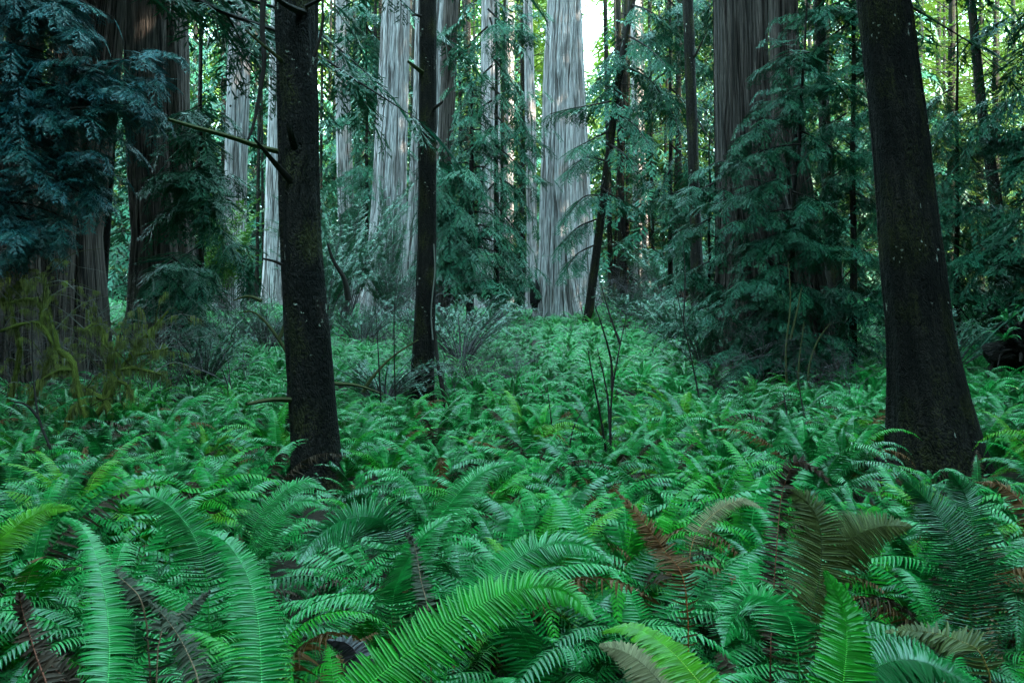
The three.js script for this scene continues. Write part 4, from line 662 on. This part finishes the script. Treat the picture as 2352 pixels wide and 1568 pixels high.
// mossy bush on the left: crooked limbs with moss hanging in veils
function mossyBush(label, px, d, limbs, seed) {
  const p = at(px, 950, d); p.y = ground(p.x, p.z) - 0.1;
  const g = thing('mossy_maple', label, 'shrub', p), rng = rngOf(seed), geo = (() => { const mb = new MB(); for (let k = 0; k < 14; k++) { const x = rng.s() * 0.42, z = rng.s() * 0.35, w = rng.r(0.012, 0.03), l = rng.r(0.3, 1); mb.t(mb.v(V(x - w, 0.04, z)), mb.v(V(x + rng.s() * 0.1, -l, z + rng.s() * 0.12)), mb.v(V(x + w, 0.04, z + rng.s() * 0.05))); mb.t(mb.v(V(x - w * 0.6, -l * 0.2, z)), mb.v(V(x + w * 2, -l * 0.75, z)), mb.v(V(x + w, -l * 0.15, z))); } return mb.geo(false); })(), list = [];
  const put = (c, k, n) => { const q = c[Math.min(c.length - 1, k)].clone().lerp(c[Math.min(c.length - 1, k + 1)], rng()); const s = rng.r(0.06, n); list.push(new THREE.Matrix4().compose(q, new THREE.Quaternion().setFromAxisAngle(V(0, 1, 0), rng() * 6.28), V(s * 0.9, s * rng.r(0.8, 1.5), s * 0.9))); };
  for (const pts of limbs) {
    const c = spline(pts.map(([x, y, e]) => at(x, y, d + (e ?? 0)).sub(p)), 16), mb = new MB(), r0 = (pts[0][3] ?? 0.045) * 0.8;
    mb.tube(c, c.map((_, k) => r0 * (1.1 - 0.75 * k / 16) * (0.8 + 0.5 * rng())), 7, null, 1); part('limb', mb.geo(), M.moss, g);
    for (let k = 0; k < 44; k++) put(c, rng.i(16), 0.17);
    for (let j = 0; j < 10; j++) {                                // twigs with moss
      const i = 3 + rng.i(13), a = c[i], e = a.clone().add(V(rng.s() * 0.9, rng.r(-0.25, 0.5), rng.s() * 0.6)), cc = spline([a, a.clone().lerp(e, 0.5).add(V(0, 0.12, 0)), e], 8), m2 = new MB(); m2.tube(cc, cc.map((_, k) => 0.007 * (1.1 - k / 9)), 4); part('twig', m2.geo(), rng() < 0.5 ? M.twigMoss : M.twigPale, g);
      if (rng() < 0.75) for (let k = 0; k < 9; k++) put(cc, rng.i(8), 0.13);
    }
  }
  const im = new THREE.InstancedMesh(geo, M.mossHair, list.length); list.forEach((m, k) => { im.setMatrixAt(k, m); const t = rng.r(0.35, 1.25); im.setColorAt(k, rgb(t, t * rng.r(0.9, 1.1), t)); });
  im.name = 'hanging_moss'; im.userData.kind = 'stuff'; im.castShadow = im.receiveShadow = true; g.add(im);
}
mossyBush('yellow-green mossy maple at the left edge, moss hanging from curved limbs', 95, 10.5, [
  [[200, 960, 0, 0.06], [175, 880], [165, 830], [130, 800], [95, 745], [60, 742], [0, 760]], [[130, 805, 0, 0.05], [125, 770], [110, 730], [78, 690], [45, 690], [5, 700]], [[95, 745], [100, 700], [105, 660], [96, 625]], [[60, 940, 0.3], [90, 880, 0.2], [105, 840], [130, 800]], [[20, 930, 0.4], [35, 860, 0.3], [45, 800, 0.2], [30, 730], [15, 660]], [[170, 850], [140, 850], [100, 870], [60, 900]], [[5, 690, 0.3], [30, 660, 0.2], [70, 665]],
], 71);
mossyBush('brownish mossy maple right of the left edge one, forked limbs over the ferns', 250, 10.8, [
  [[185, 1000, 0, 0.05], [215, 960], [245, 920], [262, 880], [275, 850], [300, 820], [340, 810], [385, 800]], [[262, 880, 0, 0.04], [250, 850], [252, 820], [270, 790], [275, 770]], [[255, 960, 0, 0.05], [240, 900], [255, 875], [285, 880], [300, 900]], [[300, 820], [320, 790], [345, 760], [385, 715]], [[245, 920], [215, 905], [190, 890], [170, 905]], [[275, 850], [300, 845], [330, 850], [370, 860]], [[240, 800, 0.3], [235, 760, 0.3], [215, 745, 0.2], [190, 760]], [[150, 980, -0.3], [175, 930, -0.3], [215, 960, -0.2]],
], 72);

// moss fringe and tufts on the near trunks
for (const [t, n, seed, y1] of [[T.h, 900, 81, 6], [T.z, 1100, 82, 5.5], [T.l, 350, 83, 9]]) {
  const rng = rngOf(seed), mb = new MB(); for (let k = 0; k < 5; k++) { const a = rng() * 6.28; mb.t(mb.v(V(-0.25, 0, 0.1 * k - 0.2)), mb.v(V(0.25, 0, 0.1 * k - 0.2)), mb.v(V(Math.cos(a) * 0.5, 1 * rng.r(0.5, 1), Math.sin(a) * 0.5))); }
  const im = new THREE.InstancedMesh(mb.geo(false), M.mossDark, n), X = V(), Y = V(), Z = V();
  for (let k = 0; k < n; k++) {
    const y = mix(t.y0 + 0.3, y1, rng()), c = t.curve(y), a = rng() * 6.28, s = rng.r(0.008, 0.022); Y.set(Math.cos(a), -0.3, Math.sin(a)).normalize(); X.set(-Math.sin(a), 0, Math.cos(a)); Z.crossVectors(X, Y);
    im.setMatrixAt(k, new THREE.Matrix4().makeBasis(X.clone().multiplyScalar(s), Y.clone().multiplyScalar(s), Z.clone().multiplyScalar(s)).setPosition(c.p.x + Math.cos(a) * c.r * 0.99 - t.g.position.x, y - t.g.position.y, c.p.z + Math.sin(a) * c.r * 0.99 - t.g.position.z));
    const b = rng.r(0.5, 1.6); im.setColorAt(k, rgb(b, b, b));
  }
  im.name = 'moss'; im.userData.kind = 'stuff'; im.castShadow = im.receiveShadow = true; t.g.add(im);
}

// root ball on the right, log beside the near right trunk
function lump(name, label, cat, p, s, mat, seed, rough = 0.5) {
  const g = new THREE.SphereGeometry(1, 40, 28), P = g.attributes.position;
  for (let k = 0; k < P.count; k++) { const x = P.getX(k), y = P.getY(k), z = P.getZ(k), n = 1 + rough * (fbm(x * 2.2 + seed, y * 2.2 + z * 1.7 + seed, 4) - 0.5) * 1.6; P.setXYZ(k, x * s[0] * n, y * s[1] * n, z * s[2] * n); }
  g.computeVertexNormals(); const t = thing(name, label, cat, p); part('body', g, mat, t); return t;
}
{
  const p = at(2345, 795, 15.5), rm = std({ map: spruceMap, bumpMap: spruceBump, bumpScale: 0.06, roughness: 1 }), t = lump('root_ball', 'dark upturned root ball at the right edge with ferns on top', 'stump', p, [0.5, 0.45, 0.5], rm, 4, 1.2), rng = rngOf(61);
  for (let k = 0; k < 26; k++) { const a = rng() * 6.28, b = rng.r(-0.6, 1), q = V(Math.cos(a) * Math.cos(b), Math.sin(b), Math.sin(a) * Math.cos(b)), mb = new MB(), c = spline([q.clone().multiplyScalar(0.3), q.clone().multiplyScalar(0.55).add(V(rng.s() * 0.1, rng.s() * 0.1, rng.s() * 0.1)), q.clone().multiplyScalar(rng.r(0.6, 0.9)).add(V(rng.s() * 0.2, -rng() * 0.3, rng.s() * 0.2))], 8); mb.tube(c, c.map((_, j) => 0.035 * (1.1 - j / 8)), 5); part('root', mb.geo(), M.twigDark, t); }
  for (const [x, y, z, s] of [[-0.3, 0.42, 0.1, 0.5], [0.1, 0.5, 0, 0.55], [-0.5, 0.1, 0.35, 0.45]]) fern(p.clone().add(V(x, y, z)), s, 12, 1, rng, [FM.green, FM.old], 'fern growing on the dark root ball at the right edge', 'ferns on the root ball');
}
{ const p = at(2010, 1062, 9.3); lump('fallen_log', 'rotting brown log end against the left foot of the near right trunk', 'log', p, [0.2, 0.15, 0.5], std({ color: rgb(1.3, 1.0, 1.0), map: spruceMap, bumpMap: spruceBump, bumpScale: 0.03, roughness: 1 }), 8, 0.5); }

// ------------------------------------------------------------------ the fern bed
{
  const rng = rngOf(555), pts = [], trunks = Object.values(T).map((t) => t.curve(t.y0 + 0.3));
  for (let tries = 0; tries < 140000; tries++) {
    const d = 1.15 + 47 * Math.pow(rng(), 0.62), half = 0.635 * d + 0.45, x = rng.r(-half, half), z = -d, gap = d < 3 ? 0.34 : d < 5 ? 0.42 : d < 12 ? 0.48 : d < 25 ? 0.5 : 0.58;
    if (trunks.some((t) => Math.hypot(t.p.x - x, t.p.z - z) < t.r + 0.18)) continue;
    const px = PW / 2 + x / d * F;
    if ((d > 5.6 && d < 8.2 && px > 655 && px < 795) || (d > 8 && d < 9.4 && px > 2040 && px < 2240) || (d > 12 && d < 16.2 && px > 925 && px < 1015)) continue;   // the near trunks stand clear
    if (d > 17 && px < 430 && rng() < 0.5) continue;                            // under the left redwoods
    if (d > 19 && px > 1600 && rng() < 0.5) continue;                           // under the right redwoods
    if (d > 11 && px < 330 && rng() < 0.5) continue;
    if (d > 7 && vn(x * 0.55 + 31, z * 0.55 + 7) < 0.1) continue;   // bare patches
    if (pts.some((q) => Math.abs(q.z - z) < gap && Math.hypot(q.x - x, q.z - z) < gap)) continue;
    pts.push({ x, z, d, px });
  }
  pts.sort((a, b) => a.d - b.d);
  const fernWhere = (px) => px < 200 ? 'at the left edge' : px < 430 ? 'before the mossy maples' : px < 660 ? 'just left of the near black trunk' : px < 900 ? 'just right of the near black trunk' : px < 1180 ? 'below the middle dark spruce' : px < 1400 ? 'below the tall white trunk' : px < 1640 ? 'right of the bare sapling' : px < 1900 ? 'below the big right redwood' : px < 2200 ? 'before the near right trunk' : 'at the right edge';
  for (const [a, b] of [[0, 2.2], [2.2, 3]]) pts.filter((q) => q.d >= a && q.d < b).sort((p, q) => p.px - q.px).forEach((q, k) => { q.row = k; });
  const zone = (q) => {
    const w = q.px < 660 ? 'left of the near black trunk' : q.px < 1180 ? 'between the near black trunk and the centre' : q.px < 1720 ? 'right of the centre, before the bare sapling' : 'before the near right trunk';
    return q.d < 2.2 ? ['green sword fern in the front row, ' + ORD[Math.min(33, q.row)] , null] : q.d < 3 ? ['arching green sword fern in the second row, ' + ORD[Math.min(33, q.row)], null] : ['sword fern in the ' + (q.d < 4 ? 'third row' : q.d < 5.5 ? 'nearer bed' : q.d < 8 ? 'middle bed' : 'deeper bed') + ' ' + fernWhere(q.px), (q.d < 4 ? 'third row' : q.d < 5.5 ? 'nearer' : q.d < 8 ? 'middle' : 'deeper') + ' ferns ' + fernWhere(q.px)];
    return null;
  };
  const far = [[], [], [], [], [], []];
  pts.forEach((q, k) => {
    const p = V(q.x, ground(q.x, q.z) - 0.02, q.z), right = q.px > 1750 && q.d < 4.5;
    if (k < 300) {
      const low = (q.d > 3.3 && q.d < 7.6 && q.px > 610 && q.px < 820) || (q.d > 6 && q.d < 8.8 && q.px > 2010 && q.px < 2250), size = (low ? 0.46 : q.d < 2.0 ? 0.62 : q.d < 3.2 ? 0.86 : 1.02) * rng.r(0.7, 1.2), [label, group] = zone(q);
      const u = rng(), mats = u < 0.5 ? [FM.green, FM.green, FM.old] : u < 0.72 ? [FM.old, FM.green] : u < 0.92 ? [FM.bright, FM.green] : [FM.fresh, FM.bright];
      fern(p, size, 14 + rng.i(7), q.d < 4.2 ? 0 : 1, rng, mats, label, group, right ? 0.16 : 0.05);
    } else far[rng.i(6)].push([p, rng.r(0.6, 1.05) * (vn(q.x * 0.4 + 5, q.z * 0.4 + 90) < 0.3 ? 0.75 : 1.05), q]);
  });
  const g = new THREE.Group(); g.name = 'fern_bed'; scene.add(g); tag(g, 'sword ferns covering the slope from mid-distance up to the white trunk', 'ferns', null, 'stuff');
  far.forEach((list, j) => {
    if (!list.length) return;
    const im = new THREE.InstancedMesh(farFern[j], FM.green, list.length), m = new THREE.Matrix4();
    list.forEach(([p, s, q], k) => { im.setMatrixAt(k, m.compose(p, new THREE.Quaternion().setFromAxisAngle(V(0, 1, 0), rng() * 6.28), V(s, s, s))); const b = rng.r(0.65, 1.4), y = rng() < 0.12 ? 2 : 1; im.setColorAt(k, rgb(b * y * rng.r(0.9, 1.3), b, b / y)); });
    im.name = 'ferns'; im.userData.kind = 'stuff'; im.castShadow = im.receiveShadow = true; g.add(im);
  });
  console.log('ferns', pts.length);
}
// ferns of the very front whose leaflets can be picked apart
const heroes = [
  ['large bright green fern arching across the bottom centre to the right', [[[780, 1660, 1.5], [900, 1530, 1.58], [1060, 1412, 1.66], [1200, 1352, 1.7], [1300, 1360, 1.66], [1376, 1436, 1.58]]], { n: [-0.15, 0.75, 0.65], W: 0.088, mat: 'bright' }],
  ['yellow-green fern tip pointing left at the bottom right of centre', [[[1700, 1700, 1.25], [1600, 1560, 1.32], [1520, 1478, 1.4], [1440, 1440, 1.46], [1368, 1456, 1.5]]], { n: [0, 0.9, 0.45], W: 0.045, mat: 'fresh' }],
  ['upright bright fern facing the camera at the bottom right', [[[1925, 1760, 1.2], [1938, 1567, 1.24], [1946, 1460, 1.29], [1930, 1380, 1.32], [1888, 1298, 1.34]]], { n: [-0.2, 0.45, 0.9], W: 0.052, mat: 'bright' }],
  ['dark glossy fern sweeping right along the bottom right edge', [[[1880, 1660, 1.3], [1990, 1545, 1.35], [2090, 1515, 1.38], [2180, 1545, 1.38], [2290, 1610, 1.35]]], { n: [0, 0.7, 0.7], W: 0.06, mat: 'old' }],
  ['tall feathery fern bending left at the bottom left of centre', [[[606, 1720, 1.55], [600, 1560, 1.66], [590, 1410, 1.8], [560, 1305, 1.92], [505, 1235, 2.0], [430, 1218, 2.05]]], { n: [0.35, 0.5, 0.8], W: 0.072, mat: 'green' }],
  ['broad green fern curving up and left near the bottom left', [[[235, 1690, 1.6], [250, 1520, 1.75], [244, 1395, 1.9], [222, 1285, 2.05], [180, 1205, 2.2], [120, 1185, 2.25]]], { n: [0.5, 0.5, 0.75], W: 0.06, mat: 'green' }],
  ['pale yellow-green fern arching at the left edge of the front row', [[[-40, 1290, 2.35], [30, 1215, 2.45], [100, 1172, 2.5], [178, 1168, 2.45]]], { n: [0, 0.8, 0.6], W: 0.075, mat: 'fresh' }],
  ['fern arching left above the tall feathery fern', [[[470, 1310, 2.75], [420, 1195, 2.85], [350, 1142, 2.9], [270, 1155, 2.8]]], { n: [0.2, 0.7, 0.7], W: 0.1, mat: 'green' }],
  ['pair of upright ferns leaning right in the middle of the front bed', [[[960, 1340, 2.6], [985, 1240, 2.8], [1040, 1150, 2.95], [1110, 1085, 3.05], [1190, 1060, 3.05]], [[900, 1400, 2.4], [930, 1300, 2.55], [975, 1230, 2.65], [1040, 1180, 2.7]]], { n: [-0.5, 0.4, 0.75], W: 0.11, mat: 'green' }],
  ['fern drooping to the right in the front bed right of centre', [[[1040, 1440, 2.2], [1130, 1330, 2.35], [1230, 1260, 2.45], [1330, 1250, 2.4], [1420, 1300, 2.3]]], { n: [-0.1, 0.75, 0.65], W: 0.09, mat: 'green' }],
  ['green fern with shiny drooping leaflets left of the upright bright one', [[[1830, 1480, 2.0], [1790, 1390, 2.1], [1720, 1370, 2.15], [1680, 1430, 2.1], [1660, 1490, 2.05]]], { n: [0.2, 0.8, 0.55], W: 0.09, mat: 'green' }],
  ['glossy dark fern drooping left below the near black trunk', [[[900, 1230, 2.7], [860, 1190, 2.75], [790, 1195, 2.75], [720, 1240, 2.7], [680, 1300, 2.6]]], { n: [0, 0.8, 0.6], W: 0.12, mat: 'old' }],
  ['small fern arching before the foot of the near black trunk', [[[580, 1220, 4.2], [640, 1140, 4.3], [700, 1105, 4.35], [750, 1125, 4.3]], [[600, 1260, 4.0], [660, 1170, 4.1], [700, 1150, 4.1], [752, 1165, 4.05]]], { n: [0, 0.85, 0.5], W: 0.1, mat: 'green' }],
  ['fern with long drooping fronds before the near right trunk', [[[2230, 1420, 3.2], [2190, 1250, 3.3], [2130, 1150, 3.35], [2060, 1085, 3.3]], [[2260, 1430, 3.2], [2240, 1260, 3.3], [2220, 1140, 3.4], [2180, 1080, 3.4]]], { n: [-0.3, 0.5, 0.8], W: 0.15, mat: 'old' }],
];
const deadOnes = [
  ['withered red-brown frond hanging in a hook at the right', [[[1770, 1520, 2.2], [1775, 1400, 2.3], [1785, 1250, 2.4], [1800, 1120, 2.5], [1830, 1062, 2.5], [1880, 1080, 2.45], [1925, 1140, 2.4]]], { n: [0, 0.6, 0.8], W: 0.05, mat: 'dead', curl: 0.8, missing: 0.15, lift: -0.3 }],
  ['rust-brown fern frond standing among green ones right of centre', [[[1570, 1330, 2.6], [1530, 1270, 2.7], [1480, 1200, 2.75], [1405, 1115, 2.8]]], { n: [0.3, 0.4, 0.85], W: 0.065, mat: 'rust', curl: 0.6, missing: 0.12 }],
  ['rusty drooping fern frond at the right edge', [[[2420, 1330, 2.5], [2380, 1200, 2.55], [2310, 1120, 2.6], [2230, 1105, 2.55]]], { n: [0, 0.8, 0.6], W: 0.06, mat: 'rust', curl: 0.7, missing: 0.15, lift: -0.3 }],
  ['olive-brown fern fading at the right, tall with a dark midrib', [[[1840, 1480, 2.2], [1880, 1340, 2.35], [1885, 1220, 2.45], [1860, 1160, 2.5], [1800, 1120, 2.5]], [[1900, 1300, 2.6], [1950, 1240, 2.65], [2020, 1210, 2.7], [2100, 1208, 2.7]]], { n: [0, 0.5, 0.85], W: 0.12, mat: 'olive', curl: 0.2, rib: [0.2, 0.15, 0.3] }],
  ['greyish purple withered frond near the left of the front bed', [[[330, 1400, 1.95], [290, 1340, 2.0], [220, 1300, 2.05], [120, 1310, 2.1]]], { n: [0, 0.8, 0.6], W: 0.042, mat: 'ash', curl: 0.7, lift: -0.4, missing: 0.15 }],
  ['greyish withered frond crossing low at the bottom left', [[[460, 1600, 1.6], [430, 1500, 1.7], [380, 1420, 1.8], [330, 1370, 1.85]], [[370, 1450, 1.9], [430, 1400, 2.0], [490, 1350, 2.05]]], { n: [0, 0.6, 0.8], W: 0.042, mat: 'ash', curl: 0.8, missing: 0.2, lift: -0.3 }],
  ['brownish grey upright frond left of the middle of the front bed', [[[985, 1420, 2.3], [966, 1330, 2.4], [950, 1250, 2.5], [925, 1215, 2.5]]], { n: [0.3, 0.3, 0.9], W: 0.034, mat: 'ash', curl: 0.8, lift: -0.2, missing: 0.2 }],
  ['dark purple shrivelled frond curling at the bottom left of centre', [[[840, 1620, 1.6], [835, 1540, 1.65], [800, 1480, 1.7], [745, 1470, 1.7]]], { n: [0, 0.7, 0.7], W: 0.055, mat: 'purple', curl: 0.5, lift: -0.4 }],
  ['tan dried fern lying open below the yellow-green tip', [[[1580, 1680, 1.45], [1510, 1560, 1.52], [1440, 1500, 1.58], [1370, 1480, 1.6]]], { n: [0.1, 0.5, 0.85], W: 0.055, mat: 'tan', curl: 0.15, missing: 0.05, rib: [0.15, 0.12, 0.1] }],
  ['dark brown withered fern at the left bottom corner', [[[120, 1640, 1.4], [80, 1500, 1.5], [50, 1400, 1.55], [40, 1350, 1.55]], [[160, 1600, 1.5], [110, 1520, 1.55], [60, 1480, 1.6]]], { n: [0.3, 0.4, 0.85], W: 0.04, mat: 'dead', curl: 1, missing: 0.3, lift: -0.4 }],
  ['yellowish half-withered frond above the bottom right corner', [[[2260, 1510, 1.7], [2200, 1470, 1.75], [2120, 1450, 1.8], [2020, 1450, 1.85]]], { n: [0, 0.7, 0.7], W: 0.05, mat: 'olive', curl: 0.6, missing: 0.25 }],
  ['pale grey-green fern arching among the ferns right of centre', [[[1590, 1250, 4], [1640, 1180, 4.1], [1700, 1150, 4.1], [1760, 1170, 4.05]]], { n: [0, 0.8, 0.6], W: 0.07, mat: 'tan', curl: 0.3 }],
];
let hk = 0;
for (const [label, list, o] of [...heroes, ...deadOnes]) {
  const p = at(...list[0][0]); p.y = ground(p.x, p.z);
  const g = thing('sword_fern', label, 'fern', p);
  for (const pts of list) {
    const b = at(...pts[0]), q = b.clone().lerp(p, 0.7); q.y = Math.max(p.y + 0.05, q.y - 0.2);
    heroFrond(g, [[PW / 2 + (p.x / -p.z) * F, PH / 2 - (p.y + 0.02 - EYE) / -p.z * F, -p.z], ...pts.slice(0)], { ...o, seed: 900 + hk++ });
  }
}
renderer.render(scene, camera);
